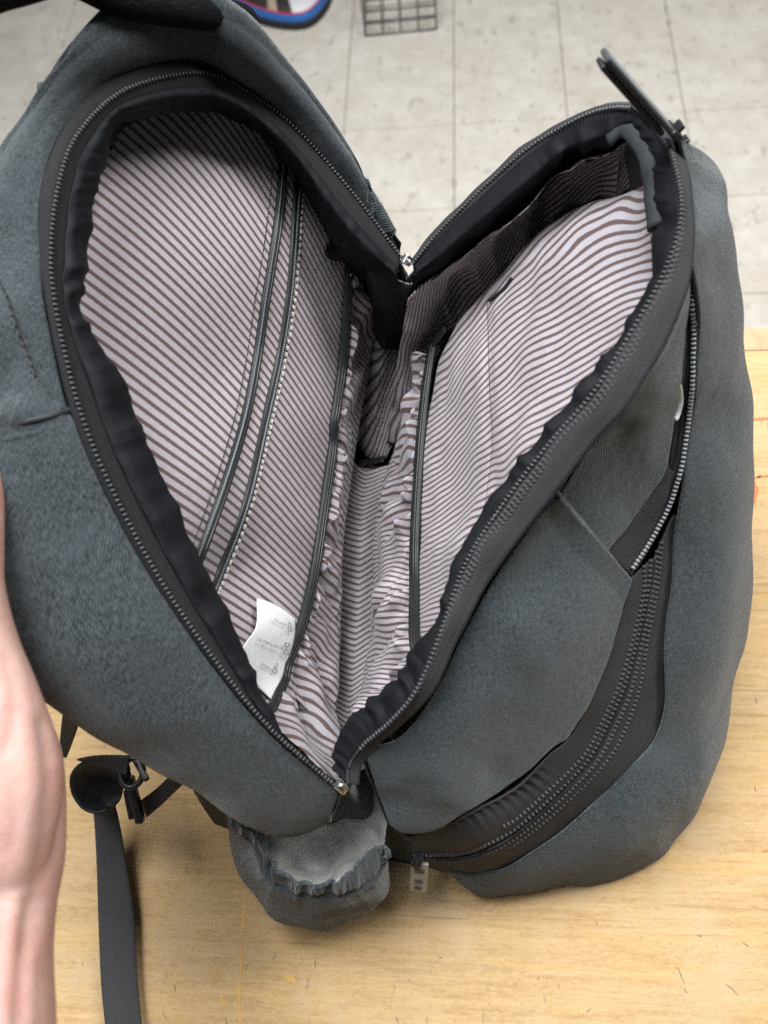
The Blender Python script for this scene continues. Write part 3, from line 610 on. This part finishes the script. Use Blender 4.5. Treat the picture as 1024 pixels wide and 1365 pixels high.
# stitched seam and overlapping strip on the shell
def onshell(L, lift=0.0):   # nearest shell vertex under a pixel, for trims laid on the cloth
    Gf = G[:70].reshape(-1, 3); d = Gf-CAM; kk = d@CF; uu = 512+f_px*(d@CR)/kk; vv = 682.5-f_px*(d@CU)/kk; out = []
    for u, v in L:
        w = 1/((uu-u)**2+(vv-v)**2+4.0)**2; ix = np.argpartition(-w, 6)[:6]; zz = np.sum(Gf[ix, 2]*w[ix])/np.sum(w[ix]); out.append(P(u, v, zz))
    return np.array(out)+nL*lift
seamA = arc(onshell([(-30, 330), (-12, 365), (4, 393), (16, 428), (29, 463), (46, 505), (64, 536), (80, 546)], .0012), 60)
sweep('shell_seam_cord', seamA, nL, roundprof(.0011, 6), BLACK, shellL)
beads('seam_stitches', seamA, nL, .0045, .0030, .0012, .0009, BLACK, shellL, lift=.0006)
sb_ = onshell([(-30, 578), (0, 571), (40, 562), (70, 554), (98, 545)], .0020); sweep('shell_cross_seam', arc(sb_, 40), nL, flatprof(.0024, .0009), BLACK, shellL)
sb2 = onshell([(-30, 594), (0, 588), (40, 578), (70, 571)], .0020); sweep('shell_cross_fold', arc(sb2, 40), nL, flatprof(.004, .0012), HEATHER, shellL)
sc2 = onshell([(311, 100), (311, 80), (309, 62), (306, 50)], .0004); sweep('top_panel_seam', arc(sc2, 30), nL, flatprof(.0012, .0008), BLACK, shellL)

# lower sides that close the bag between its two halves, and its base
def sidepanel(name, top, bot, bulge, mat=HEATHER):
    t_, b_ = np.array(top), np.array(bot); G = loft([t_, t_*.55+b_*.45+np.array(bulge), b_], 60, 40); G = G+normals(G)*(noisegrid(G, 25, 91)*.003)[..., None]
    return grid(name, G, mat, BP, solid=.0015)
a0, a1 = outL[0], pts([(505, 1075, .14)])[0]
sidepanel('near_side_panel', [outL[1], a0, rimL[0]-np.array([0, .0, .012]), rimR[0]-np.array([0, 0, .012]), pts([(488, 1052, .150)])[0]+np.array([0, .012, -.01]), pts([(530, 1108, .110)])[0]+np.array([0, .02, -.01])],
          [base[0], (-.12, .004, .002), (-.09, .0, .002), (-.06, -.002, .002), (-.04, -.006, .002), (-.012, -.012, .002)], (0, .002, 0))
b1 = rimR[-1]; sidepanel('far_side_panel', [outL[-1], pB-np.array([0, 0, .008]), b1-np.array([0, 0, .008]), P(640, 262, .235)], [base[-1], (-.07, .385, .002), (-.02, .40, .002), (.06, .39, .002)], (0, .034, 0))
base_pts = [(-.128, .012), (-.106, .362), (-.07, .385), (.06, .385), (.13, .36), (.165, .27), (.165, .1), (.13, .02), (.02, -.014), (-.06, -.004)]
meshobj('base_panel', [(x, y_, .0025) for x, y_ in base_pts], [tuple(range(len(base_pts)))], BLACK, BP, smooth=False)

# --- outside of the front half: panel beside the zipper, second zipper, outer pocket
zF = tps([(927, 312, .325), (919, 378, .315), (886, 460, .308), (836, 542, .292), (790, 594, .278), (727, 675, .256), (660, 764, .238), (612, 850, .218), (560, 945, .197), (499, 998, .182), (482, 1030, .178),
          (924, 375, .306), (924, 440, .288), (923, 513, .268), (907, 630, .232), (867, 722, .207), (854, 845, .172), (808, 977, .14), (735, 1070, .118), (644, 1135, .105), (553, 1144, .1),
          (700, 850, .222), (640, 950, .195), (600, 1050, .167), (790, 820, .205), (740, 950, .175), (660, 1040, .15), (560, 1090, .14), (500, 1060, .155), (830, 600, .26),
          (960, 265, .280), (974, 359, .255), (994, 491, .218), (996, 590, .19), (999, 737, .148), (992, 835, .118), (968, 971, .066), (931, 1078, .03), (869, 1152, .008), (740, 1183, .004), (647, 1186, .004), (594, 1160, .05),
          (945, 700, .185), (935, 850, .145), (880, 1050, .085), (800, 1110, .062), (700, 1150, .055), (950, 400, .275), (955, 550, .225)])
def onF(L, lift=0.0):
    L = np.array(L, float); q = P(L[..., 0], L[..., 1], zF(L[..., 0], L[..., 1])); d = CAM-q; d = d/np.linalg.norm(d, axis=-1, keepdims=True)
    return q+d*(np.asarray(lift)[..., None] if np.ndim(lift) else lift)
def fpatch(name, rows, nu, nv, mat, parent, lift=0.0, wr=.0015, sc=30, seed=1, solid=.0012, extra=None):
    D = densify(rows, nu, nv); G = onF(D, lift); G = G+normals(G)*(noisegrid(G, sc, seed)*wr+noisegrid(G, sc*3, seed+1)*wr*.35)[..., None]
    if extra: G = extra(G)
    return grid(name, G, mat, parent, solid=solid)
def roll(k, d):   # turn the patch's outer border down so that it reads as a thick folded edge
    def fn(G):
        w = np.zeros(G.shape[:2]); n = G.shape[0]; w[-k:, :] = (np.linspace(0, 1, k)**2)[:, None]
        return G-normals(G)*(w*d)[..., None]
    return fn
# upper panel
fpatch('front_upper_panel', [[(700, 718), (740, 668), (790, 594), (836, 542), (886, 460), (919, 378), (925, 330)], [(760, 725), (800, 660), (845, 590), (880, 510), (905, 430), (922, 372), (926, 345)], [(806, 738), (838, 700), (870, 656), (891, 615), (902, 540), (915, 430), (924, 368)]], 110, 60, HEATHER, BP, .0, .002, 26, 101, .0015)
# lower panel, its folded corner standing proud of the upper one
def lip(G):
    n = G.shape[1]; w = np.clip((np.arange(n)-(n-14))/13, 0, 1); return G+normals(G)*(.0035*w-.004*np.clip((w-.85)/.15, 0, 1))[None, :, None]
lowp = fpatch('front_lower_panel', [[(486, 1006), (500, 998), (530, 985), (562, 950), (588, 910), (616, 850), (660, 772), (700, 715), (745, 654)],
        [(492, 1020), (520, 1020), (570, 1000), (620, 950), (665, 890), (710, 810), (745, 755), (775, 715), (786, 702)],
        [(502, 1050), (535, 1060), (600, 1045), (670, 1000), (725, 935), (765, 865), (795, 815), (812, 775), (818, 740)],
        [(524, 1104), (548, 1119), (604, 1103), (656, 1077), (703, 1047), (745, 1008), (772, 985), (814, 898), (845, 772)]], 170, 100, HEATHER, BP, .003, .0042, 17, 111, .002, lambda G: roll(8, .008)(lip(G)))
# edge of the lower panel turns in towards the side (dark side wall)
e0 = onF([(486, 1006), (490, 1030), (502, 1055), (520, 1098), (548, 1120)], .002); e1 = e0+np.array([.006, .03, -.03])
grid('front_lower_panel_return', loft([e0, (e0+e1)/2+np.array([-.001, 0, 0]), e1], 40, 12), BLACK, BP, solid=.001)
# second zipper: closed length with two tapes meeting at a slit
tl = [(839, 772), (845, 801), (830, 858), (814, 900), (792, 950), (771, 989), (741, 1016), (703, 1053), (656, 1081), (603, 1107), (547, 1124)]
sl_ = [(873, 743), (868, 780), (854, 845), (835, 918), (808, 977), (786, 1017), (740, 1066), (685, 1114), (644, 1135), (606, 1144), (553, 1144)]
tr = [(897, 690), (891, 780), (880, 857), (880, 928), (869, 983), (845, 1014), (801, 1057), (740, 1109), (670, 1155), (620, 1166), (568, 1152)]
inn = [(x-10, y_-6) for x, y_ in tl]
def ruffle(G):
    x_ = np.linspace(0, 1, G.shape[1])[None]; t_ = np.linspace(0, 1, G.shape[0])[:, None]
    w = np.abs(np.sin(np.pi*x_*34+2*np.sin(9*x_)))**.7*np.clip((x_-.55)/.08, 0, 1)*np.clip((.93-x_)/.05, 0, 1)*np.exp(-((t_-.45)/.25)**2)
    return G-normals(G)*(w*.0026)[..., None]
z2a = fpatch('pocket_zipper_tape', [inn, tl, [tuple(np.array(a)*.93+np.array(b)*.07) for a, b in zip(sl_, tl)]], 200, 16, TAPE, BP, -.0015, .0008, 40, 121, extra=ruffle)
z2b = fpatch('pocket_zipper_tape', [[tuple(np.array(a)*.94+np.array(b)*.06) for a, b in zip(sl_, tr)], tr, [(x+9, y_+5) for x, y_ in tr]], 200, 16, TAPE, BP, -.0012, .0008, 40, 123)
sweep('zipper_slit', arc(onF(sl_, -.0016), 200), CAM-onF([sl_[5]])[0], flatprof(.0016, .0006), BLACK, z2a)
for k, par, oth in ((.16, z2a, tl), (.42, z2a, tl), (.14, z2b, tr), (.36, z2b, tr)):
    c = arc(onF([tuple(np.array(a)*(1-k)+np.array(b)*k) for a, b in zip(sl_, oth)], -.0012), 300)
    beads('tape_weave_bumps', c[:(300 if k < .2 else 220)], CAM-c[150], .0029, .0015, .0024, .0009, TAPE, par)
# open length of the second zipper: grey tape triangle, black inner tape doubling as painted shade in the opening, teeth on the outer pocket's edge
fpatch('pocket_zipper_tape_open', [[(806, 736), (838, 700), (870, 655), (892, 612)], [(826, 752), (852, 714), (880, 668), (894, 625)], [(842, 768), (864, 728), (888, 675), (900, 630)]], 60, 14, TAPE, BP, -.002, .001, 40, 131)
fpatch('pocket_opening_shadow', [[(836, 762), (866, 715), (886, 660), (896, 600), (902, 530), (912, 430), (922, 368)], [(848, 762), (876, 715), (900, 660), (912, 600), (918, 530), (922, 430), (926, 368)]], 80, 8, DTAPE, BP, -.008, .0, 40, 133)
c = arc(onF([(902, 505), (906, 520), (907, 535), (904, 550), (900, 560)], -.003), 20); sweep('pocket_lining_sliver', c, CAM-c[10], flatprof(.0028, .001), LABELW, BP)
z2t = [(925, 360), (923, 409), (925, 440), (924, 480), (923, 513), (919, 555), (914, 590), (907, 630), (891, 677), (867, 722), (844, 757)]
c = arc(onF(z2t, .001), 300); o = sweep('open_zipper_cord', c, CAM-c[150], roundprof(.0012, 8), PLASTIC, BP)
beads('zipper_teeth', c, CAM-c[150], .0023, .0015, .0025, .0016, TEETHG, o, jitter=.08)
# outer pocket body: from the zipper round the front and down to the table
sil = [(909, 191), (932, 216), (954, 246), (964, 296), (974, 359), (987, 447), (995, 520), (996, 590), (999, 700), (998, 780), (993, 838), (977, 912), (968, 971), (949, 1035), (931, 1078), (900, 1117), (872, 1146), (801, 1172), (740, 1182), (690, 1184), (650, 1186), (622, 1176), (600, 1164)]
inner = [(904, 189), (914, 226), (919, 275), (917, 325), (920, 375), (925, 440), (925, 500), (921, 560), (910, 640), (899, 700), (893, 780), (884, 857), (884, 928), (873, 983), (849, 1014), (805, 1059), (744, 1111), (700, 1140), (670, 1156), (645, 1164), (628, 1166), (612, 1164), (598, 1160)]
D = cr(np.array([cr(np.array(inner, float), 220), cr((np.array(inner, float)+np.array(sil, float))/2, 220), cr(np.array(sil, float), 220)]), 60)
G1 = onF(D); xx = np.linspace(0, 1, 60)[:, None]
G1 = G1+normals(G1)*(.010*np.sin(np.pi*xx)*np.clip(np.linspace(0, 6, 220), 0, 1)[None]*np.clip((214-np.arange(220))/60, 0, 1)[None])[..., None]
S3 = G1[-1]; cen = np.array([.03, .18, 0]); inward = cen-S3; inward[:, 2] = 0; inward /= np.linalg.norm(inward, axis=1, keepdims=True)
r1 = S3+inward*.004; r1[:, 2] = np.maximum(S3[:, 2]*.72-.004, .002); r2 = S3+inward*.012; r2[:, 2] = np.maximum(S3[:, 2]*.3-.003, .0015); r3 = S3+inward*.030; r3[:, 2] = .001
tw_ = np.clip((np.arange(220)-176)/38, 0, 1)[:, None]
for k, r_ in ((.050, r1), (.060, r2), (.066, r3)): r_ += inward*k*tw_+np.array([.012, 0, 0])*tw_*k/.04
G2 = cr(np.array([S3, r1, r2, r3]), 26)[1:]
G = np.concatenate([G1, G2]); G = G+normals(G)*(noisegrid(G, 13, 141)*.0050+noisegrid(G*np.array([1, 1, .6]), 34, 143)*.0024)[..., None]
body = grid('outer_pocket', G, HEATHER, BP, solid=.0018)
# back of the outer half towards the far side
fr0 = tapeR[15:]-np.array([0, 0, .003]); fr1 = fr0*1.0; fr1[:, 2] *= .62; fr1[:, 1] += .012; fr2 = fr1*1.0; fr2[:, 2] = .002; fr2[:, 1] -= .02
G = loft([fr0, fr1, fr2], 80, 40); G = G+normals(G)*(noisegrid(G, 30, 151)*.002)[..., None]; grid('front_far_shell', G, HEATHER, BP, solid=.0015)

# --- bottle pocket with gathered elastic mouth
e_top = [(303, 1078, .150), (318, 1098, .146), (338, 1112, .143), (350, 1132, .142), (362, 1158, .140), (385, 1178, .138), (412, 1184, .137), (438, 1182, .136), (460, 1168, .137), (480, 1146, .138), (500, 1132, .140), (516, 1136, .140)]
e_bot = [(304, 1094, .138), (318, 1112, .132), (338, 1136, .128), (350, 1162, .126), (368, 1182, .124), (390, 1196, .122), (415, 1200, .121), (440, 1200, .120), (466, 1196, .120), (488, 1184, .121), (506, 1166, .124), (518, 1148, .130)]
p_mid = [(304, 1096, .09), (309, 1130, .075), (318, 1165, .07), (338, 1195, .066), (365, 1222, .062), (395, 1236, .06), (428, 1241, .058), (458, 1230, .06), (485, 1217, .065), (505, 1203, .07), (514, 1182, .08), (517, 1158, .09)]
p_bot = [(318, 1094, .01), (325, 1125, .006), (338, 1150, .004), (358, 1176, .003), (382, 1198, .003), (408, 1212, .003), (436, 1215, .003), (460, 1208, .003), (482, 1196, .003), (498, 1180, .004), (506, 1160, .006), (510, 1140, .01)]
E0, E1, M0, B0 = map(pts, (e_top, e_bot, p_mid, p_bot)); nuP = 300
x = np.linspace(0, 1, nuP); sc_ = np.array([(.42-abs(noise.noise(Vector((q*17, 2.2, .3))))*1.6) for q in x])
top = loft([E0, (E0+E1)/2, E1, E1*.72+M0*.28, M0, M0*.5+B0*.5+np.array([0, -.004, 0]), B0], nuP, 90)
t = np.linspace(0, 1, 90)[:, None]; env = np.exp(-((t-.12)/.16)**2)+.12*np.exp(-((t-.42)/.25)**2)
nn = normals(top); sk_ = np.array([[(.42-abs(noise.noise(Vector((q*17+1.0*tv, 2.2, .3+.5*tv))))*1.6)+(.3-abs(noise.noise(Vector((q*27-tv, 5.2, .3))))*1.2)*.35 for q in x] for tv in t[:, 0]]); top = top+nn*(sk_*env*.0050)[..., None]+np.array([0, 0, 1])*(sc_[None]*.0014*np.exp(-(t/.10)**2))[..., None]
band = np.exp(-((t-.30)/.045)**2); top = top-nn*(band*.0022)[..., None]+nn*(noisegrid(top, 40, 161)*.003)[..., None]
pk = grid('bottle_pocket', top, HEATHER, BP, solid=.0022)
q0 = pts([(330, 1100, .135), (365, 1112, .128), (400, 1112, .124), (432, 1100, .126), (447, 1085, .135), (478, 1084, .14), (506, 1098, .14), (516, 1125, .13)])
q0 = q0+np.array([0, .030, -.012])
q1 = pts([(335, 1122, .10), (372, 1145, .085), (402, 1152, .078), (430, 1150, .072), (450, 1135, .08), (474, 1128, .085), (496, 1122, .095), (513, 1130, .11)])
q2 = pts([(345, 1140, .118), (372, 1178, .112), (400, 1188, .108), (428, 1190, .107), (454, 1182, .108), (476, 1165, .11), (498, 1148, .115), (514, 1140, .12)])
G = loft([q0, q1, q2], 130, 50); G = G+np.array([.2, -.3, 1])*(noisegrid(G, 34, 171)*.012+noisegrid(G, 80, 173)*.004)[..., None]
grid('bottle_pocket_lining', G, GREYLIN, pk, solid=.0006)

# --- zipper sliders and pulls
def slider(name, u, v, z, direc, n, mat, parent=BP, s=1.0):
    o = P(u, v, z); M = basis(o, direc, n); b = box(name, (.010*s, .008*s, .004*s), M, mat, parent, .0012*s, .8)
    box('slider_bridge', (.006*s, .0022*s, .003*s), M@Matrix.Translation((0, 0, .0032*s)), mat, b, .0006*s)
    return b, M
b, M = slider('zipper_slider', 455, 1049, .196, pA-rimL[2], nL, METAL, s=.75)
b, M = slider('zipper_slider', 543, 347, .222, (0.3, .2, -.6), (0, -.6, .8), METAL, s=.9)
a_, b_ = P(806, 72, .392), P(890, 168, .352); d_ = b_-a_
pull = box('zipper_pull', (np.linalg.norm(d_), .010, .0030), basis((a_+b_)/2, d_, (0.55, .2, .8)), HEATHER, BP, .0016)
box('pull_dark_side', (np.linalg.norm(d_)*.97, .0085, .0026), basis((a_+b_)/2+np.array([-.0022, -.0010, -.0024]), d_, (0.55, .2, .8)), BLACK, pull, .0014)  # black slab that makes the pull's lower side dark
cpl = arc(np.array([a_+d_*.60, a_+d_*.9])+np.array([-.0058, -.0034, -.0012]), 10); sweep('pull_cord', cpl, (-.8, -.4, .5), flatprof(.0016, .0008), WEB, pull)
slider('zipper_slider', 898, 176, .346, rimR[14]-rimR[16], (.6, .1, .7), PLASTIC, s=1.1)
slider('zipper_slider', 906, 190, .338, rimR[14]-rimR[16], (.9, .1, .4), PLASTIC, s=.9)
b, M = slider('pocket_zipper_slider', 556, 1148, .098, (-.2, -.6, -.5), (0, -.5, .85), PLASTIC, s=.9)
a_, b_ = P(560, 1150, .095), P(557, 1187, .070)
pt = box('pocket_zipper_pull', (np.linalg.norm(b_-a_), .011, .0025), basis((a_+b_)/2, b_-a_, (0, -.55, .8)), m_simple('brushed_pewter', (.24, .22, .19), .45, .5, .1), BP, .0008)
for k, w in ((.25, .0062), (.62, .0050), (.85, .0046)): box('pull_recess', (.0035, w, .0006), basis(a_+(b_-a_)*k+np.array([0, -.0009, .0013]), b_-a_, (0, -.55, .8)), PLASTIC, pt, .0002)

# --- grab handle, padded
hc = arc(pts([(322, 26, .338), (300, 20, .354), (232, 10, .374), (160, -4, .392), (90, -34, .41), (20, -22, .418), (-40, 0, .42), (-110, 60, .405), (-150, 150, .375)]), 90)
sweep('grab_handle', hc, (0.1, -.2, 1), [(a*1.25, b) for a, b in roundprof(.0082, 14)], VELVET, BP)
cav = pts([(140, 22, .372), (180, 36, .362), (240, 44, .352), (304, 52, .340)]); cav2 = pts([(150, -5, .385), (190, 0, .378), (240, 8, .368), (300, 26, .348)])
grid('handle_pad', loft([cav, (cav+cav2)/2+np.array([0, 0, .004]), cav2], 50, 14), VELVET, BP, solid=.002)

# --- shoulder-strap webbing, loop and ladder buckle under the back half
def webbing(name, ea, eb, lab=None, n=70, sol=.0016, mat=WEB):
    a, b = arc(pts(ea), n), arc(pts(eb), n); G = np.stack([a*(1-k)+b*k for k in np.linspace(0, 1, 9)]); o = grid(name, G, mat, BP, solid=sol)
    if lab: o['label'] = lab
    return o
webbing('strap_tail', [(122, 1066, .050), (126, 1100, .034), (129, 1158, .020), (132, 1251, .014), (135, 1314, .012), (140, 1365, .012), (150, 1450, .012)], [(150, 1062, .050), (159, 1102, .034), (168, 1152, .020), (178, 1220, .014), (182, 1298, .012), (188, 1365, .012), (198, 1450, .012)], 'loose charcoal webbing tail lying on the wood')
webbing('strap_lift', [(86, 935, .17), (83, 955, .15), (80, 985, .12), (78, 1010, .10)], [(108, 945, .17), (104, 965, .15), (96, 990, .12), (89, 1010, .10)], None, 40)
webbing('strap_cross', [(186, 1068, .06), (205, 1054, .07), (232, 1030, .09), (262, 1004, .11)], [(195, 1090, .055), (214, 1074, .065), (248, 1042, .085), (280, 1014, .105)], None, 40, .003, BLACK)
webbing('strap_anchor', [(250, 1030, .12), (256, 1050, .085), (270, 1075, .06), (286, 1098, .04)], [(330, 1060, .12), (330, 1075, .09), (322, 1090, .06), (316, 1110, .04)], None, 40, .004, BLACK)
lc = P(128, 1046, .085); ax = CAM-lc; ax = ax/np.linalg.norm(ax); ex = CR; ey = np.cross(ax, ex)
lo_a = pts([(172, 1012, .098), (140, 1011, .098), (110, 1018, .094), (95, 1034, .086), (96, 1056, .076), (110, 1076, .068), (128, 1082, .064), (142, 1078, .062)])
lo_b = pts([(172, 1034, .090), (170, 1040, .080), (168, 1044, .070), (166, 1048, .060), (164, 1054, .056), (162, 1060, .054), (158, 1066, .054), (150, 1074, .056)])
lo_m = (lo_a+lo_b)/2-ax*.008
grid('strap_loop', loft([lo_a, lo_m, lo_b], 60, 16), BLACK, BP, solid=.0016)  # black stands in for shade on the loop's inner webbing face
webbing('strap_fold', [(103, 1014, .098), (130, 1009, .10), (172, 1008, .10)], [(122, 1018, .090), (145, 1026, .090), (168, 1034, .092)], None, 30)
bk = box('ladder_buckle', (.036, .006, .007), basis(P(180, 1066, .07), P(187, 1094, .062)-P(172, 1034, .085), CAM), PLASTIC, BP, .0018)
rc = P(176, 1030, .085); rr_ = np.array([rc+ex*.0075*math.cos(q)+ey*.010*math.sin(q) for q in np.linspace(0, 2*math.pi, 28)]); sweep('buckle_ring', rr_, ax, roundprof(.0022, 8), PLASTIC, bk, cap=False)
box('buckle_bar', (.022, .0035, .0045), basis(P(172, 1072, .068), P(176, 1090, .062)-P(168, 1050, .075), CAM), PLASTIC, bk, .0012)
box('buckle_bar', (.020, .004, .005), basis(P(187, 1024, .085), P(194, 1034, .085)-P(184, 1016, .085), CAM), PLASTIC, bk, .0012)

# ------------------------------------------------------------------ the hand holding the back half open
def blob(chains, voxel, smooth_it, name, mat):
    bm = bmesh.new()
    for ch in chains:
        p = np.array([c[:3] for c in ch], float); r = np.array([c[3] for c in ch]); n = max(3, int(length(p)/.0035)); Q = cr(np.c_[p, r], n)
        for q in Q: bmesh.ops.create_icosphere(bm, subdivisions=3, radius=max(q[3], .003), matrix=Matrix.Translation(q[:3]))
    me = bpy.data.meshes.new(name+'_src'); bm.to_mesh(me); bm.free(); o = bpy.data.objects.new(name+'_src', me); COL.objects.link(o)
    m = o.modifiers.new('r', 'REMESH'); m.mode = 'VOXEL'; m.voxel_size = voxel; m2 = o.modifiers.new('s', 'SMOOTH'); m2.factor = .5; m2.iterations = smooth_it
    dg = bpy.context.evaluated_depsgraph_get(); dg.update(); me2 = bpy.data.meshes.new_from_object(o.evaluated_get(dg)); bpy.data.objects.remove(o)
    me2.materials.clear(); me2.name = name; ob = link(name, me2, mat); me2.polygons.foreach_set('use_smooth', [True]*len(me2.polygons)); return ob
def H(u, v, z, r): return (*P(u, v, z), r)
person = blob([
    [H(-125, 1700, .30, .043), H(-95, 1560, .30, .040), H(-62, 1420, .30, .035), H(-42, 1300, .295, .0305), H(-30, 1225, .29, .0295), H(-20, 1180, .288, .029)],        # forearm to wrist
    [H(-88, 1560, .275, .036), H(-62, 1400, .27, .030), H(-38, 1260, .265, .0265), H(-16, 1180, .264, .025)],
    [H(-30, 1225, .29, .028), H(-12, 1140, .285, .0295), H(-22, 1040, .29, .031), H(-55, 960, .292, .030), H(-95, 880, .29, .026)],       # heel and palm
    [H(8, 1190, .262, .017), H(34, 1120, .262, .0165), H(40, 1060, .264, .0155), H(34, 1000, .266, .015), H(-10, 940, .27, .018)],                               # little-finger side
    [H(-8, 1130, .300, .022), H(6, 1040, .306, .0225), H(-18, 950, .312, .022), H(-32, 870, .317, .0175), H(-38, 790, .325, .0135), H(-37, 735, .329, .0128), H(-36, 690, .332, .0128), H(-34, 640, .334, .012), H(-33, 610, .335, .0095)],   # thumb along the shell
    [H(-95, 900, .285, .016), H(-130, 800, .282, .0105), H(-110, 700, .262, .0098), H(-70, 650, .248, .0088), H(-45, 630, .242, .0072)],
    [H(-90, 930, .27, .016), H(-115, 850, .262, .0108), H(-80, 770, .238, .010), H(-30, 720, .222, .009), H(0, 700, .215, .0074)],
    [H(-70, 960, .262, .015), H(-85, 900, .245, .0105), H(-45, 830, .222, .0097), H(5, 790, .206, .0087), H(32, 775, .200, .0072)],
    [H(-45, 985, .255, .0135), H(-55, 945, .232, .0092), H(-20, 890, .212, .0085), H(20, 860, .198, .0075), H(42, 850, .193, .0064)],
], .0020, 9, 'person', SKIN)
def sculpt(ob, strokes):
    me = ob.data; n = len(me.vertices); co = np.zeros(n*3); me.vertices.foreach_get('co', co); co = co.reshape(-1, 3); no = np.zeros(n*3); me.vertices.foreach_get('normal', no); no = no.reshape(-1, 3)
    d = co-CAM; k = d@CF; u = 512+f_px*(d@CR)/k; v = 682.5-f_px*(d@CU)/k; face = np.clip(-np.sum(no*d, 1)/np.linalg.norm(d, axis=1)*2, 0, 1)
    for L, sg, h in strokes:
        L = arc(np.array(L, float), 60); dist = np.sqrt(np.min((u[:, None]-L[None, :, 0])**2+(v[:, None]-L[None, :, 1])**2, axis=1)); co = co+no*(np.exp(-(dist/(sg*1.35))**2)*h*.75*face)[:, None]
    me.vertices.foreach_set('co', co.ravel()); me.update()
sculpt(person, [([(58, 965), (66, 1030), (62, 1100), (50, 1190), (38, 1260)], 9, -0.00176), ([(30, 950), (42, 1020), (40, 1090), (25, 1180)], 12, 0.00088), ([(82, 1020), (86, 1080), (80, 1150)], 11, 0.00088),
                ([(22, 1200), (12, 1280), (2, 1400)], 9, 0.00099), ([(36, 1210), (30, 1290), (24, 1400)], 8, -0.00088), ([(46, 1220), (42, 1300), (36, 1400)], 7, 0.00066), ([(-4, 1200), (-12, 1300), (-20, 1400)], 10, -0.00088),
                ([(-20, 1212), (20, 1206), (70, 1196)], 4, -0.00066), ([(-20, 1232), (20, 1226), (66, 1214)], 3.5, -0.00055), ([(0, 1000), (20, 1060), (18, 1130)], 8, -0.00066), ([(10, 880), (20, 940), (10, 1000)], 7, -0.00077), ([(-6, 700), (2, 712)], 3, -0.00033)])
tag(person, 'bare hand and forearm gripping the left edge of the open backpack', 'person')

# ------------------------------------------------------------------ things on the floor behind
def bagfloor():
    t = thing('sports_bag', 'dark floor bag with white panel, pink line and blue band near the top edge', 'bag', tuple(P(370, 10, FZ)))
    loc = np.array(t.location)
    prof = [(0, 0), (.02, .012), (.03, .05), (.022, .085), (0, .1)]
    def q(u, v, z): return P(u, v, z)-loc
    lowc = [(262, -20), (300, 12), (345, 32), (385, 40), (415, 36), (436, 16), (446, -12), (448, -60)]
    def ringc(du, dv, z): return np.array([q(u+du*(u-360)/90, v+dv, z) for u, v in lowc])
    bands = [('underside_shade', 0, 0, FZ+.001, -4, -9, FZ+.030, m_plain('bag_shade_black', (.02, .02, .022), .7)),  # black band paints the shadow along the bag's underside
             ('blue_band', -4, -9.5, FZ+.031, -8, -20, FZ+.055, m_simple('blue_trim', (.02, .15, .50), .5)),
             ('pink_piping', -8, -20.5, FZ+.056, -9, -23, FZ+.060, m_simple('pink_piping', (.62, .06, .16), .5))]
    for nm, a, b, z0, c, d, z1, m in bands:
        G = loft([ringc(a, b, z0), (ringc(a, b, z0)+ringc(c, d, z1))/2+np.array([0, -.004, .002]), ringc(c, d, z1)], 90, 8); o = grid(nm, G+loc, m, None, solid=.004); o.parent = t; o.location = -loc
    topr = ringc(-9.5, -23.5, FZ+.061); cen = q(350, -110, FZ+.095)
    mm = [m_simple('bag_brown_black', (.03, .025, .022), .6), m_simple('bag_white', (.70, .70, .74), .5), m_simple('bag_tan', (.42, .34, .25), .6)]
    dense = cr(topr, 81)
    for nm, i0, i1, m in (('dark_panel', 0, 26, mm[0]), ('tan_stripe', 26, 30, mm[2]), ('dark_stripe', 30, 37, mm[0]), ('white_panel', 37, 81, mm[1])):
        seg = dense[i0:min(i1+1, 81)]; G = np.stack([seg*(1-k)+(cen+np.array([.0, .05, 0]))*k+np.array([0, 0, .012*math.sin(math.pi*k)]) for k in np.linspace(0, .8, 12)]); o = grid(nm, G+loc, m, None, solid=.003); o.parent = t; o.location = -loc
    return t
bagfloor()
def basket():
    o0 = P(532, 20, FZ); t = thing('wire_basket', 'grey wire-grid basket standing on the floor tiles', 'basket', tuple(o0))
    wm = m_simple('grey_wire', (.20, .20, .20), .4, .5, .5)
    a, b = P(487, 47, FZ+.006)-o0, P(582, 38, FZ+.006)-o0; ux = (b-a); w = np.linalg.norm(ux); ux /= w; uy = np.array([-ux[1], ux[0], 0]); hgt = .16; dep = .22
    def wire(p, q, r=.0019): sweep('wire', np.array([p, (np.array(p)+np.array(q))/2, q]), (0.3, .2, 1) if abs(q[2]-p[2]) < .05 else (1, .1, 0), roundprof(r, 6), wm, t)
    for i in range(5): 
        for s in (0, dep): wire(a+ux*w*i/4+uy*s, a+ux*w*i/4+uy*s+np.array([0, 0, hgt]), .0028 if i in (0, 4) else .0019)
        wire(a+ux*w*i/4, a+ux*w*i/4+uy*dep)
    for j in range(5):
        for s in (0, w): wire(a+ux*s+np.array([0, 0, hgt*j/4]), a+ux*s+uy*dep+np.array([0, 0, hgt*j/4]))
        for s in (0, dep): wire(a+uy*s+np.array([0, 0, hgt*j/4]), a+ux*w+uy*s+np.array([0, 0, hgt*j/4]), .0026 if j == 0 else .0019)
        if 0 < j < 4: wire(a+uy*dep*j/4, a+ux*w+uy*dep*j/4)
    return t
basket()
